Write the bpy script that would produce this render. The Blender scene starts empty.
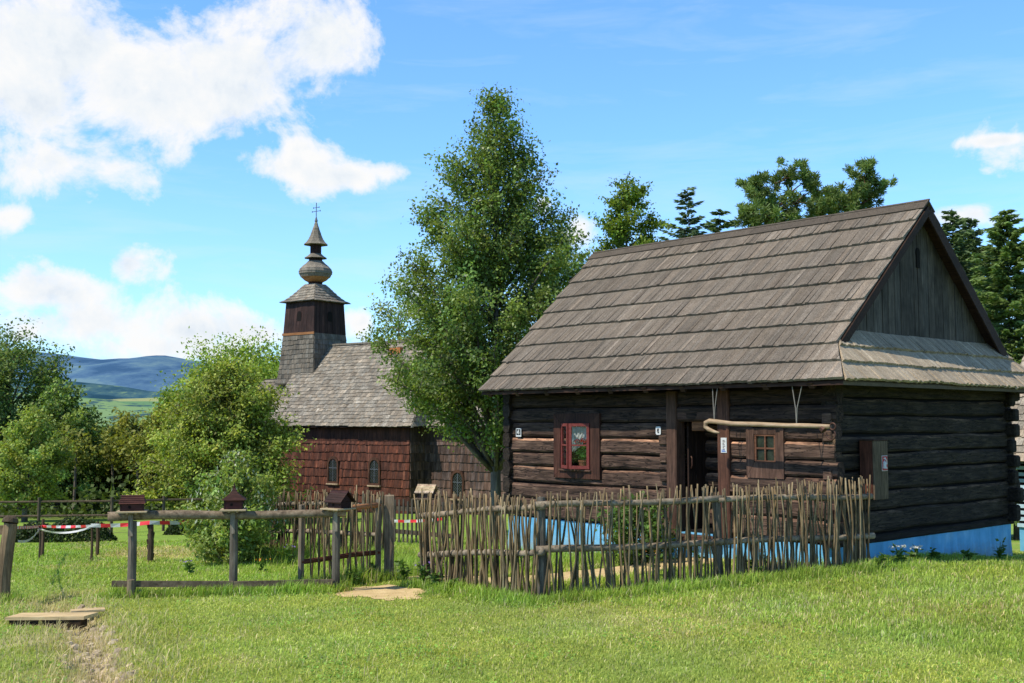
import bpy, math, random
import numpy as np
from mathutils import Vector, Matrix, noise as mn

R = math.radians
SC = bpy.context.scene
COL = SC.collection
random.seed(7)
RNG = np.random.default_rng(7)

# ------------------------------------------------------------------ camera
FOC, CAMH = 1100.0, 2.0
PITCH = math.atan(80.5 / FOC)
cd = bpy.data.cameras.new('camera')
cam = bpy.data.objects.new('camera', cd)
COL.objects.link(cam)
cd.sensor_width = 36.0
cd.lens = 36.0 * FOC / 1024.0
cd.clip_start, cd.clip_end = 0.1, 30000.0
cam.location = (0, 0, CAMH)
cam.rotation_euler = (R(90) + PITCH, 0, 0)
SC.camera = cam


def ray(px, py):
    u, v = (px - 512) / FOC, (341.5 - py) / FOC
    return Vector((u, math.cos(PITCH) - v * math.sin(PITCH), math.sin(PITCH) + v * math.cos(PITCH)))


def at(px, py, Y):
    """world point that lies at distance Y in front of the viewpoint"""
    d = ray(px, py)
    return Vector((d.x / d.y * Y, Y, CAMH + d.z / d.y * Y))


# ------------------------------------------------------------------ scene graph helpers
def tag(o, label=None, cat=None, group=None, kind=None):
    if label: o['label'] = label
    if cat: o['category'] = cat
    if group: o['group'] = group
    if kind: o['kind'] = kind
    return o


def empty(name, loc, rz=0.0):
    o = bpy.data.objects.new(name, None)
    o.empty_display_size = 0.2
    o.location = loc
    o.rotation_euler = (0, 0, rz)
    COL.objects.link(o)
    return o


def copy_tree(o, parent=None):
    c = o.copy()
    COL.objects.link(c)
    c.parent = parent
    for ch in list(o.children):
        copy_tree(ch, c)
    return c


class MB:
    """collects shapes and links them as one mesh object"""

    def __init__(s):
        s.v, s.f, s.c = [], [], []

    def add(s, verts, faces, col=(1, 1, 1)):
        b = len(s.v)
        s.v += [tuple(p) for p in verts]
        s.f += [tuple(b + i for i in f) for f in faces]
        s.c += [col] * len(verts)

    def hexa(s, p, col=(1, 1, 1)):
        # p: 4 bottom (ccw) then 4 top
        s.add(p, [(3, 2, 1, 0), (4, 5, 6, 7), (0, 1, 5, 4), (1, 2, 6, 5), (2, 3, 7, 6), (3, 0, 4, 7)], col)

    def box(s, x0, x1, y0, y1, z0, z1, col=(1, 1, 1), ch=0.0):
        if ch <= 0:
            s.hexa([(x0, y0, z0), (x1, y0, z0), (x1, y1, z0), (x0, y1, z0), (x0, y0, z1), (x1, y0, z1), (x1, y1, z1), (x0, y1, z1)], col)
            return
        V, idx = [], {}
        for ix, X in enumerate((x0, x1)):
            for iy, Y in enumerate((y0, y1)):
                for iz, Z in enumerate((z0, z1)):
                    sx, sy, sz = (ch if ix == 0 else -ch), (ch if iy == 0 else -ch), (ch if iz == 0 else -ch)
                    idx[ix, iy, iz] = len(V)
                    V += [(X, Y + sy, Z + sz), (X + sx, Y, Z + sz), (X + sx, Y + sy, Z)]
        F = []
        g = lambda a, b, c, k: idx[a, b, c] + k
        for i in (0, 1):
            q = [(0, 0), (1, 0), (1, 1), (0, 1)]
            F.append([g(i, a, b, 0) for a, b in q][::1 if i else -1])
            F.append([g(a, i, b, 1) for a, b in q][::-1 if i else 1])
            F.append([g(a, b, i, 2) for a, b in q][::1 if i else -1])
        for a in (0, 1):
            for b in (0, 1):
                F.append([g(a, b, 0, 0), g(a, b, 1, 0), g(a, b, 1, 1), g(a, b, 0, 1)])
                F.append([g(a, 0, b, 0), g(a, 1, b, 0), g(a, 1, b, 2), g(a, 0, b, 2)])
                F.append([g(0, a, b, 1), g(1, a, b, 1), g(1, a, b, 2), g(0, a, b, 2)])
                for c in (0, 1):
                    F.append([g(a, b, c, 0), g(a, b, c, 1), g(a, b, c, 2)])
        s.add(V, F, col)

    def bar(s, a, b, w, h, col=(1, 1, 1), up=(0, 0, 1)):
        """square bar from a to b, w across, h along up"""
        a, b = Vector(a), Vector(b)
        d = (b - a).normalized()
        x = d.cross(Vector(up))
        if x.length < 1e-4: x = d.cross(Vector((0, 1, 0)))
        x.normalize()
        z = x.cross(d)
        P = []
        for q in (a, b):
            P += [q - x * w / 2 - z * h / 2, q + x * w / 2 - z * h / 2, q + x * w / 2 + z * h / 2, q - x * w / 2 + z * h / 2]
        s.hexa(P, col)

    def tube(s, pts, rad, n=6, col=(1, 1, 1), jit=0.0):
        pts = [Vector(p) for p in pts]
        if not hasattr(rad, '__len__'): rad = [rad] * len(pts)
        V, F = [], []
        ref = Vector((0.31, 0.87, 0.38))
        for i, p in enumerate(pts):
            d = (pts[min(i + 1, len(pts) - 1)] - pts[max(i - 1, 0)]).normalized()
            x = d.cross(ref)
            if x.length < 0.05: x = d.cross(Vector((1, 0, 0)))
            x.normalize()
            y = d.cross(x)
            for k in range(n):
                t = 2 * math.pi * k / n
                r = rad[i] * (1 + (random.uniform(-jit, jit) if jit else 0))
                V.append(p + x * r * math.cos(t) + y * r * math.sin(t))
        m = len(pts)
        for i in range(m - 1):
            for k in range(n):
                k2 = (k + 1) % n
                F.append((i * n + k, i * n + k2, (i + 1) * n + k2, (i + 1) * n + k))
        F.append(tuple(range(n))[::-1])
        F.append(tuple((m - 1) * n + k for k in range(n)))
        s.add(V, F, col)

    def lathe(s, prof, n=8, c=(0, 0), rot=0.0, col=(1, 1, 1), square=False):
        V, F = [], []
        for r, z in prof:
            for k in range(n):
                t = rot + 2 * math.pi * (k + 0.5) / n
                V.append((c[0] + r * math.cos(t), c[1] + r * math.sin(t), z))
        for i in range(len(prof) - 1):
            for k in range(n):
                k2 = (k + 1) % n
                F.append((i * n + k, i * n + k2, (i + 1) * n + k2, (i + 1) * n + k))
        F.append(tuple(range(n))[::-1])
        F.append(tuple((len(prof) - 1) * n + k for k in range(n)))
        s.add(V, F, col)

    def prism(s, poly, axis, a, b, col=(1, 1, 1)):
        """extrude a 2d polygon along axis (0 x: poly=(y,z); 1 y: poly=(x,z); 2 z: poly=(x,y))"""
        n = len(poly)
        mk = {0: lambda p, t: (t, p[0], p[1]), 1: lambda p, t: (p[0], t, p[1]), 2: lambda p, t: (p[0], p[1], t)}[axis]
        V = [mk(p, a) for p in poly] + [mk(p, b) for p in poly]
        F = [tuple(range(n))[::-1], tuple(range(n, 2 * n))] + [(i, (i + 1) % n, n + (i + 1) % n, n + i) for i in range(n)]
        s.add(V, F, col)

    def build(s, name, mat, parent=None, smooth=False, loc=None):
        me = bpy.data.meshes.new(name)
        me.from_pydata(s.v, [], s.f)
        ca = me.color_attributes.new('col', 'FLOAT_COLOR', 'POINT')
        a = np.ones((len(s.v), 4), dtype=np.float32)
        if s.c: a[:, :3] = np.array(s.c, dtype=np.float32)
        ca.data.foreach_set('color', a.ravel())
        me.materials.append(mat)
        if smooth:
            me.polygons.foreach_set('use_smooth', [True] * len(me.polygons))
        me.update()
        # consistent outward normals
        import bmesh
        bm = bmesh.new(); bm.from_mesh(me)
        bmesh.ops.recalc_face_normals(bm, faces=bm.faces)
        bm.to_mesh(me); bm.free()
        o = bpy.data.objects.new(name, me)
        COL.objects.link(o)
        if parent is not None: o.parent = parent
        if loc is not None: o.location = loc
        return o


def np_mesh(name, V, F, C, mat, parent=None, tri=False, smooth=False):
    """V (n,3); F (m,k) uniform polygons; C (n,3) vertex colours"""
    me = bpy.data.meshes.new(name)
    n, m, k = len(V), len(F), F.shape[1]
    me.vertices.add(n)
    me.vertices.foreach_set('co', np.ascontiguousarray(V, dtype=np.float32).ravel())
    me.loops.add(m * k)
    me.loops.foreach_set('vertex_index', np.ascontiguousarray(F, dtype=np.int32).ravel())
    me.polygons.add(m)
    me.polygons.foreach_set('loop_start', np.arange(0, m * k, k, dtype=np.int32))
    me.polygons.foreach_set('loop_total', np.full(m, k, dtype=np.int32))
    if smooth: me.polygons.foreach_set('use_smooth', np.ones(m, dtype=bool))
    me.update(calc_edges=True)
    ca = me.color_attributes.new('col', 'FLOAT_COLOR', 'POINT')
    a = np.ones((n, 4), dtype=np.float32)
    a[:, :3] = C
    ca.data.foreach_set('color', a.ravel())
    me.materials.append(mat)
    o = bpy.data.objects.new(name, me)
    COL.objects.link(o)
    if parent is not None: o.parent = parent
    return o


# ------------------------------------------------------------------ materials
class NT:
    def __init__(s, tree):
        s.t = tree; s.n = tree.nodes; s.l = tree.links

    def node(s, typ, **kw):
        nd = s.n.new(typ)
        for k, v in kw.items(): setattr(nd, k, v)
        return nd

    def put(s, sock, val):
        if isinstance(val, bpy.types.NodeSocket): s.l.new(val, sock)
        else: sock.default_value = val

    def math(s, op, a, b=0.0, c=None, clamp=False):
        nd = s.node('ShaderNodeMath', operation=op, use_clamp=clamp)
        s.put(nd.inputs[0], a); s.put(nd.inputs[1], b)
        if c is not None: s.put(nd.inputs[2], c)
        return nd.outputs[0]

    def mix(s, fac, a, b, mode='MIX'):
        nd = s.node('ShaderNodeMix', data_type='RGBA', blend_type=mode)
        s.put(nd.inputs[0], fac)
        for i, x in ((6, a), (7, b)):
            if isinstance(x, tuple) and len(x) == 3: x = x + (1,)
            s.put(nd.inputs[i], x)
        return nd.outputs[2]

    def noise(s, vec, scale, detail=4, rough=0.55, dist=0.0):
        nd = s.node('ShaderNodeTexNoise')
        nd.inputs['Scale'].default_value = scale
        nd.inputs['Detail'].default_value = detail
        nd.inputs['Roughness'].default_value = rough
        nd.inputs['Distortion'].default_value = dist
        if vec is not None: s.l.new(vec, nd.inputs['Vector'])
        return nd.outputs[0]

    def ramp(s, fac, stops):
        nd = s.node('ShaderNodeValToRGB')
        cr = nd.color_ramp
        while len(cr.elements) < len(stops): cr.elements.new(0.5)
        for e, (p, c) in zip(cr.elements, stops):
            e.position = p
            e.color = tuple(c) + (1,) if hasattr(c, '__len__') else (c, c, c, 1)
        s.put(nd.inputs[0], fac)
        return nd.outputs[0]

    def mapping(s, vec, scale=(1, 1, 1), rot=(0, 0, 0)):
        nd = s.node('ShaderNodeMapping')
        nd.inputs['Scale'].default_value = scale
        nd.inputs['Rotation'].default_value = rot
        s.l.new(vec, nd.inputs['Vector'])
        return nd.outputs[0]

    def coord(s, which='Object'):
        return s.node('ShaderNodeTexCoord').outputs[which]

    def attr(s):
        return s.node('ShaderNodeVertexColor', layer_name='col').outputs[0]

    def bump(s, h, strength=0.4, dist=0.01):
        nd = s.node('ShaderNodeBump')
        nd.inputs['Strength'].default_value = strength
        nd.inputs['Distance'].default_value = dist
        s.l.new(h, nd.inputs['Height'])
        return nd.outputs[0]


def new_mat(name):
    m = bpy.data.materials.new(name)
    m.use_nodes = True
    nt = NT(m.node_tree)
    bs = m.node_tree.nodes['Principled BSDF']
    bs.inputs['Specular IOR Level'].default_value = 0.25
    bs.inputs['Roughness'].default_value = 0.85
    return m, nt, bs


def mat_wood(name, c0, c1, c2, grain='X', fine=1.0, rough=0.85, bump=0.5, bdist=0.008, blotch=0.5, crack=0.0):
    """weathered timber: streaks along the grain, blotches, per-piece tint from the colour attribute"""
    m, nt, bs = new_mat(name)
    co = nt.coord('Object')
    sc = {'X': (1.2, 14, 14), 'Y': (14, 1.2, 14), 'Z': (14, 14, 1.2), 'N': (6, 6, 6)}[grain]
    sc = tuple(a * fine for a in sc)
    v = nt.mapping(co, sc)
    n1 = nt.noise(v, 2.2, 6, 0.65, 0.4)
    n2 = nt.noise(co, 2.1 * fine, 4, 0.6)
    c = nt.ramp(n1, [(0.28, c0), (0.5, c1), (0.74, c2)])
    dark = nt.ramp(n2, [(0.32, 1 - blotch), (0.62, 1.0)])
    c = nt.mix(1.0, c, dark, 'MULTIPLY')
    c = nt.mix(1.0, c, nt.attr(), 'MULTIPLY')
    if crack:
        # long drying cracks and pale bleached patches
        sv = nt.mapping(co, tuple(a * (.55 if a < 2 * fine else .45) for a in sc))
        nc = nt.noise(sv, 2.6, 3, .5, .6)
        line = nt.math('ABSOLUTE', nt.math('SUBTRACT', nc, .5))
        k = nt.ramp(line, [(.0, 1 - crack), (.010, 1 - crack * .8), (.026, 1.0)])
        c = nt.mix(1.0, c, k, 'MULTIPLY')
        pale = nt.ramp(nt.noise(co, 1.1, 5, .65), [(.50, 0.0), (.72, .5)])
        c = nt.mix(pale, c, nt.mix(1.0, c, (1.75, 1.8, 1.85), 'MULTIPLY'))
        n1 = nt.math('MULTIPLY_ADD', nt.math('MINIMUM', line, .03), 9.0, n1)
    nt.l.new(c, bs.inputs['Base Color'])
    bs.inputs['Roughness'].default_value = rough
    nt.l.new(nt.bump(n1, bump, bdist), bs.inputs['Normal'])
    return m


def mat_plain(name, col, rough=0.6, metal=0.0, var=0.25, scale=9.0, bump=0.15):
    m, nt, bs = new_mat(name)
    co = nt.coord('Object')
    n = nt.noise(co, scale, 5, 0.6)
    k = nt.ramp(n, [(0.3, 1 - var), (0.7, 1.0)])
    c = nt.mix(1.0, tuple(col), k, 'MULTIPLY')
    c = nt.mix(1.0, c, nt.attr(), 'MULTIPLY')
    nt.l.new(c, bs.inputs['Base Color'])
    bs.inputs['Roughness'].default_value = rough
    bs.inputs['Metallic'].default_value = metal
    if bump: nt.l.new(nt.bump(n, bump, 0.004), bs.inputs['Normal'])
    return m


def mat_leaf(name, col, trans=0.35, rough=0.55, var=0.35, scale=1.3, tcol=None):
    m, nt, bs = new_mat(name)
    co = nt.coord('Object')
    n = nt.noise(co, scale, 3, 0.6)
    k = nt.ramp(n, [(0.3, 1 - var), (0.7, 1 + 0.0)])
    c = nt.mix(1.0, tuple(col), k, 'MULTIPLY')
    c = nt.mix(1.0, c, nt.attr(), 'MULTIPLY')
    nt.l.new(c, bs.inputs['Base Color'])
    bs.inputs['Roughness'].default_value = rough
    bs.inputs['Specular IOR Level'].default_value = 0.3
    tr = nt.node('ShaderNodeBsdfTranslucent')
    tc = nt.mix(1.0, c, tcol or (1.25, 1.3, 0.55), 'MULTIPLY')
    nt.l.new(tc, tr.inputs['Color'])
    ms = nt.node('ShaderNodeMixShader')
    ms.inputs[0].default_value = trans
    nt.l.new(bs.outputs[0], ms.inputs[1]); nt.l.new(tr.outputs[0], ms.inputs[2])
    nt.l.new(ms.outputs[0], m.node_tree.nodes['Material Output'].inputs['Surface'])
    return m


M = {}
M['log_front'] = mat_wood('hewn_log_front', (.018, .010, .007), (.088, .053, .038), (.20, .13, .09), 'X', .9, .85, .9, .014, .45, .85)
M['log_side'] = mat_wood('hewn_log_side', (.009, .006, .004), (.030, .021, .0145), (.075, .055, .038), 'Y', .9, .85, .9, .014, .45, .85)  # darker copy of the front logs, end wall shade put into the colour
M['dark_gap'] = mat_plain('dark_gap', (.008, .006, .005), .95)
M['roof'] = mat_wood('weathered_roof_boards', (.06, .046, .035), (.165, .134, .104), (.29, .245, .20), 'Y', 2.6, .85, .6, .006, .2)
M['skirt'] = mat_wood('weathered_skirt_boards', (.19, .145, .10), (.40, .32, .225), (.60, .50, .37), 'X', 2.4, .85, .5, .006, .25)
M['gable'] = mat_wood('grey_gable_boards', (.036, .029, .023), (.10, .083, .067), (.175, .148, .123), 'Z', 1.2, .85, .5, .006, .45)
M['brown_v'] = mat_wood('brown_posts', (.03, .016, .011), (.085, .045, .03), (.15, .085, .06), 'Z', 1.1, .8, .5, .006, .4)
M['brown_x'] = mat_wood('brown_boards', (.035, .018, .012), (.095, .048, .032), (.17, .095, .065), 'X', 1.1, .8, .5, .006, .4)
M['red_paint'] = mat_plain('old_red_paint', (.165, .034, .027), .55, 0, .4, 25)
M['blue_wash'] = None
M['grey_v'] = mat_wood('grey_post_timber', (.07, .057, .044), (.175, .148, .115), (.30, .26, .205), 'Z', 1.3, .85, .6, .006, .4)
M['grey_x'] = mat_wood('grey_rail_timber', (.09, .068, .046), (.25, .195, .135), (.42, .345, .25), 'N', 1.3, .85, .6, .006, .4)
M['pale_x'] = mat_wood('pale_new_boards', (.28, .21, .12), (.42, .33, .2), (.55, .45, .3), 'X', 1.2, .8, .4, .005, .25)
M['stick'] = mat_wood('peeled_sticks', (.085, .060, .030), (.28, .205, .11), (.50, .395, .235), 'Z', 1.5, .85, .4, .004, .45)
M['bark'] = mat_wood('tree_bark', (.05, .042, .033), (.14, .12, .095), (.27, .235, .195), 'Z', .5, .9, .9, .02, .4)
M['pine_bark'] = mat_wood('pine_bark', (.05, .025, .015), (.14, .075, .045), (.22, .13, .08), 'Z', .5, .9, .9, .02, .4)
M['pole'] = mat_wood('pale_yoke_wood', (.22, .14, .08), (.40, .28, .17), (.52, .40, .27), 'X', 1.3, .7, .3, .004, .3)
M['iron'] = mat_plain('rusty_iron', (.10, .05, .035), .6, .4, .5, 40)
M['rope'] = mat_plain('grey_rope', (.22, .20, .17), .9)
M['white'] = mat_plain('white_enamel', (.62, .62, .60), .5, 0, .15, 30)
M['black'] = mat_plain('black_enamel', (.015, .016, .018), .5)
M['sign_red'] = mat_plain('sign_red', (.42, .03, .04), .45, 0, .12)
M['terracotta'] = mat_plain('terracotta', (.42, .14, .07), .8, 0, .2)
M['petal_red'] = mat_leaf('red_petals', (.75, .03, .05), .25, .5, .2, 9, (1, .4, .4))
M['petal_purple'] = mat_leaf('purple_petals', (.35, .2, .62), .3, .5, .2, 9, (1, .8, 1))
M['petal_orange'] = mat_leaf('orange_petals', (.8, .33, .03), .3, .5, .2, 9, (1, .8, .5))
M['petal_white'] = mat_leaf('white_petals', (.75, .75, .68), .3, .5, .1, 9, (1, 1, 1))
M['curtain'] = mat_leaf('white_curtain', (.8, .8, .78), .4, .8, .12, 20, (1, 1, 1))
M['tape_red'] = mat_plain('tape_red', (.75, .04, .05), .4, 0, .05)
M['maroon'] = mat_wood('maroon_box_boards', (.026, .012, .010), (.062, .026, .021), (.115, .05, .04), 'X', 2, .7, .3, .004, .3)
M['grey_metal'] = mat_plain('grey_metal', (.33, .35, .37), .5, .6, .2)
M['ch_roof'] = mat_wood('church_shingles', (.125, .105, .082), (.25, .215, .17), (.41, .36, .29), 'Z', .8, .85, .4, .01, .25)
M['ch_wall'] = mat_wood('church_wall_shingles', (.036, .013, .008), (.108, .036, .021), (.215, .08, .042), 'Z', 1.0, .8, .4, .01, .45)
M['ch_wall_grey'] = mat_wood('church_wall_shingles_worn', (.045, .03, .024), (.115, .07, .055), (.2, .14, .115), 'Z', .7, .8, .4, .01, .45)
M['ch_dark'] = mat_wood('belfry_planks', (.016, .008, .007), (.045, .022, .018), (.08, .042, .033), 'Z', .6, .8, .5, .01, .4)
M['ch_orange'] = mat_wood('fresh_orange_boards', (.25, .10, .035), (.4, .18, .07), (.5, .26, .12), 'X', .6, .8, .3, .01, .2)


def _blue():
    m, nt, bs = new_mat('blue_limewash')
    co = nt.coord('Object')
    n = nt.noise(co, 3.0, 6, 0.65)
    c = nt.ramp(n, [(0.3, (.11, .37, .62)), (0.55, (.16, .46, .72)), (0.75, (.26, .55, .77))])
    sep = nt.node('ShaderNodeSeparateXYZ'); nt.l.new(co, sep.inputs[0])
    # splashed soil along the foot
    n5 = nt.noise(co, 14, 6, .7)
    st = nt.mapping(co, (7, 7, .8))
    streak = nt.ramp(nt.noise(st, 1.0, 5, .6), [(.35, .80), (.6, 1.0)])
    c = nt.mix(1.0, c, streak, 'MULTIPLY')
    c = nt.mix(nt.ramp(n5, [(.62, 0.0), (.70, .55)]), c, (.50, .60, .62))
    low = nt.math('MULTIPLY_ADD', sep.outputs['Z'], 2.0, nt.math('MULTIPLY_ADD', n5, 1.0, .42))
    c = nt.mix(nt.math('MULTIPLY', low, 1.0, clamp=True), (.25, .26, .2), c)
    nt.l.new(c, bs.inputs['Base Color'])
    bs.inputs['Roughness'].default_value = .9
    nt.l.new(nt.bump(n, .5, .02), bs.inputs['Normal'])
    return m


M['blue_wash'] = _blue()


def _glass():
    m, nt, bs = new_mat('window_glass')
    tr = nt.node('ShaderNodeBsdfTransparent'); tr.inputs[0].default_value = (.9, .93, .92, 1)
    gl = nt.node('ShaderNodeBsdfGlossy'); gl.inputs['Roughness'].default_value = .05
    lw = nt.node('ShaderNodeLayerWeight'); lw.inputs[0].default_value = .25
    ms = nt.node('ShaderNodeMixShader')
    nt.l.new(nt.math('MULTIPLY_ADD', lw.outputs['Fresnel'], .5, .015), ms.inputs[0])
    nt.l.new(tr.outputs[0], ms.inputs[1]); nt.l.new(gl.outputs[0], ms.inputs[2])
    nt.l.new(ms.outputs[0], m.node_tree.nodes['Material Output'].inputs['Surface'])
    return m


M['glass'] = _glass()


def _dark_glass():
    m, nt, bs = new_mat('old_dark_glass')
    n = nt.noise(nt.coord('Object'), 9, 3, .6)
    nt.l.new(nt.ramp(n, [(.3, (.010, .013, .009)), (.7, (.035, .042, .026))]), bs.inputs['Base Color'])
    bs.inputs['Roughness'].default_value = .22
    bs.inputs['Specular IOR Level'].default_value = .22
    nt.l.new(nt.bump(n, .25, .02), bs.inputs['Normal'])
    return m


M['dark_glass'] = _dark_glass()

# ------------------------------------------------------------------ terrain
DITCH = [(-7.6, 15.6), (-6.2, 14.2), (-5.15, 12.95), (-4.3, 11.3), (-3.55, 9.6), (-2.95, 8.2), (-2.4, 6.6)]
PATH = [(-1.0, 16.3), (-.35, 15.75), (.5, 15.95), (1.5, 16.3), (2.3, 16.75), (2.75, 17.05)]


def poly_dist(x, y, pts):
    d = np.full(np.shape(x), 1e9)
    for (ax, ay), (bx, by) in zip(pts[:-1], pts[1:]):
        dx, dy = bx - ax, by - ay
        t = np.clip(((x - ax) * dx + (y - ay) * dy) / (dx * dx + dy * dy), 0, 1)
        d = np.minimum(d, np.hypot(x - ax - t * dx, y - ay - t * dy))
    return d


def sm(a, b, x):
    t = np.clip((x - a) / (b - a), 0, 1)
    return t * t * (3 - 2 * t)


def wob(x, y, s=1.0, k=0.0):
    return (np.sin(1.7 * x * s + .6 * y * s + 1.3 + k) + np.sin(-.9 * x * s + 2.1 * y * s + .4 + 2 * k) + np.sin(2.9 * x * s - 1.3 * y * s + 2.2 - k) * .6 + np.sin(4.7 * x * s + 3.9 * y * s + k) * .35) / 2.95


def gz(x, y):
    x = np.asarray(x, float); y = np.asarray(y, float)
    left = 1 - .93 * sm(-1.0, 5.2, x)
    far = np.minimum(np.maximum(y - 9.6, 0), 110)
    z = -.043 * far * left
    z = z - .085 * sm(5.3, 8.5, x) * np.clip(y - 15, 0, 60)
    z = z - .045 * np.clip(y - 60, 0, 900) * sm(4, -20, x) * .4
    near = sm(40, 15, y)
    z = z + near * (.016 * wob(x, y, 1.0) + .008 * wob(x, y, 2.7, 1.0))
    d = poly_dist(x, y, DITCH)
    z = z - .11 * np.exp(-(d / .20) ** 2) - .2 * np.exp(-(np.hypot((x + 4.85) / .36, (y - 11.86) / .26)) ** 2)
    return z


def g1(x, y): return float(gz(x, y))


def dirt_mask(x, y):
    d = poly_dist(x, y, DITCH[2:]) + .10 * wob(x, y, 3.1)
    a = sm(.34, .08, d)
    d2 = poly_dist(x, y, DITCH[:3]) + .06 * wob(x, y, 4.0)
    a = np.maximum(a, .55 * sm(.20, .04, d2))
    d3 = np.hypot(x + 4.55, (y - 10.6) * .6) + .2 * wob(x, y, 2.7, 2)
    a = np.maximum(a, .6 * sm(.5, .1, d3))
    return a


def sand_mask(x, y):
    d = poly_dist(x, y, PATH) + .10 * wob(x, y, 2.6)
    a = sm(.66, .54, d)
    d2 = np.hypot((x + 1.70 + .22 * (y - 14.5)) / .56, (y - 14.45) / .80) + .24 * wob(x, y, 3.5) + .16 * wob(x, y, 9.5, 1) + .10 * wob(x, y, 19, 2)
    return np.maximum(a, sm(1.2, .72, d2))


def dry_mask(x, y):
    n = wob(x, y, .55, .7) * .5 + wob(x, y, 1.9, 2.1) * .5
    a = .45 * sm(.05, .8, n)
    # mown band in front of the fence, hay left lying behind the rails
    band = np.exp(-((y - 11.7 - .12 * x) / 1.0) ** 2) * sm(-1.5, 2.5, x)
    a = np.maximum(a, band * (.5 + .35 * wob(x, y, 2.2)))
    hay = np.hypot((x + 6.2) / 1.7, (y - 21.6) / 2.0) + .2 * wob(x, y, 1.6, 3)
    a = np.maximum(a, .9 * sm(1.15, .7, hay))
    return np.clip(a, 0, 1)


def lush_mask(x, y):
    d = poly_dist(x, y, [(-5.2, 13.85), (-3.5, 14.3), (-2.2, 14.45)])
    a = sm(.4, .05, d) * .8
    d2 = poly_dist(x, y, [(-1.3, 15.05), (.34, 13.3), (4.9, 15.2), (8.2, 18.6)]) + .12 * wob(x, y, 2.2)
    a = np.maximum(a, sm(.75, .10, d2))
    yard = sm(0, .5, (x + 1.2) * .75 + (y - 15.1) * .66) * sm(22, 18, y) * sm(-1.6, -.8, x + (y - 15) * .1) * sm(.2, .6, d2)
    a = np.maximum(a, .55 * yard)
    return np.clip(a, 0, 1)


def _ground_mat():
    m, nt, bs = new_mat('meadow_ground')
    co = nt.coord('Object')
    n1 = nt.noise(co, 55, 6, .7)
    n2 = nt.noise(co, 3.3, 5, .6)
    n3 = nt.noise(co, .45, 4, .6)
    c = nt.mix(1.0, nt.attr(), nt.ramp(n1, [(.28, .45), (.72, 1.45)]), 'MULTIPLY')
    c = nt.mix(1.0, c, nt.ramp(n2, [(.3, .75), (.7, 1.15)]), 'MULTIPLY')
    c = nt.mix(1.0, c, nt.ramp(n3, [(.3, (.9, .93, .85)), (.7, (1.08, 1.05, 1.0))]), 'MULTIPLY')
    nt.l.new(c, bs.inputs['Base Color'])
    bs.inputs['Roughness'].default_value = .95
    nt.l.new(nt.bump(n1, .7, .03), bs.inputs['Normal'])
    return m


M['ground'] = _ground_mat()


def axis(lo, hi, step, far, g=1.14):
    a = list(np.arange(lo, hi + 1e-6, step))
    s, x, up = step, hi, []
    while x < far: s *= g; x += s; up.append(x)
    s, x, dn = step, lo, []
    while x > -far: s *= g; x -= s; dn.append(x)
    return np.array(dn[::-1] + a + up)


def ground():
    xs, ys = axis(-10, 10, .11, 12000), axis(6, 24, .11, 12000)
    X, Y = np.meshgrid(xs, ys)
    Z = gz(X, Y)
    nx, ny = len(xs), len(ys)
    V = np.stack([X, Y, Z], -1).reshape(-1, 3)
    i = np.arange(nx * ny).reshape(ny, nx)
    F = np.stack([i[:-1, :-1], i[:-1, 1:], i[1:, 1:], i[1:, :-1]], -1).reshape(-1, 4)
    g = np.array((.27, .36, .065)); far = np.array((.26, .40, .06)); dry = np.array((.48, .41, .17)); dirt = np.array((.58, .46, .31)); lush = np.array((.15, .24, .035))
    x, y = V[:, 0], V[:, 1]
    C = np.tile(g, (len(V), 1))
    mixin = lambda C, m, c: C * (1 - m[:, None]) + c * m[:, None]
    C = mixin(C, sm(16, 24, y), far)
    C = mixin(C, dry_mask(x, y), dry)
    C = mixin(C, lush_mask(x, y) * .8, lush)
    C = mixin(C, dirt_mask(x, y), dirt)
    deep = np.exp(-(poly_dist(x, y, DITCH) / .1) ** 2) * .35
    C = C * (1 - deep[:, None])
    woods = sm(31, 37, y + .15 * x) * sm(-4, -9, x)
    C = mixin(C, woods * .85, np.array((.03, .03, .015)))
    o = np_mesh('ground', V, F, C, M['ground'], smooth=True)
    tag(o, kind='structure')


ground()


def _sand_mat():
    m, nt, bs = new_mat('yellow_sand')
    co = nt.coord('Object')
    n1 = nt.noise(co, 90, 5, .7); n2 = nt.noise(co, 5, 5, .6)
    c = nt.ramp(n2, [(.3, (.56, .40, .19)), (.6, (.74, .55, .28)), (.8, (.8, .63, .36))])
    c = nt.mix(1.0, c, nt.ramp(n1, [(.3, .7), (.65, 1.05)]), 'MULTIPLY')
    nt.l.new(c, bs.inputs['Base Color'])
    bs.inputs['Roughness'].default_value = .95
    nt.l.new(nt.bump(n1, .5, .012), bs.inputs['Normal'])
    return m


M['sand'] = _sand_mat()


def sheet(name, mask, x0, x1, y0, y1, step, mat, lift):
    xs, ys = np.arange(x0, x1, step), np.arange(y0, y1, step)
    X, Y = np.meshgrid(xs, ys)
    Z = gz(X, Y) + lift
    i = np.arange(len(xs) * len(ys)).reshape(len(ys), len(xs))
    F = np.stack([i[:-1, :-1], i[:-1, 1:], i[1:, 1:], i[1:, :-1]], -1).reshape(-1, 4)
    k = mask(X, Y).ravel() > .5
    F = F[k[F].sum(1) >= 3]
    V = np.stack([X, Y, Z], -1).reshape(-1, 3)
    used = np.unique(F); re = np.full(len(V), -1); re[used] = np.arange(len(used))
    o = np_mesh(name, V[used], re[F], np.ones((len(used), 3)), mat, smooth=True)
    return tag(o, kind='structure')


sheet('path', lambda x, y: sand_mask(x, y), -2.6, 3.4, 13.4, 18, .04, M['sand'], .006)


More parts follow.
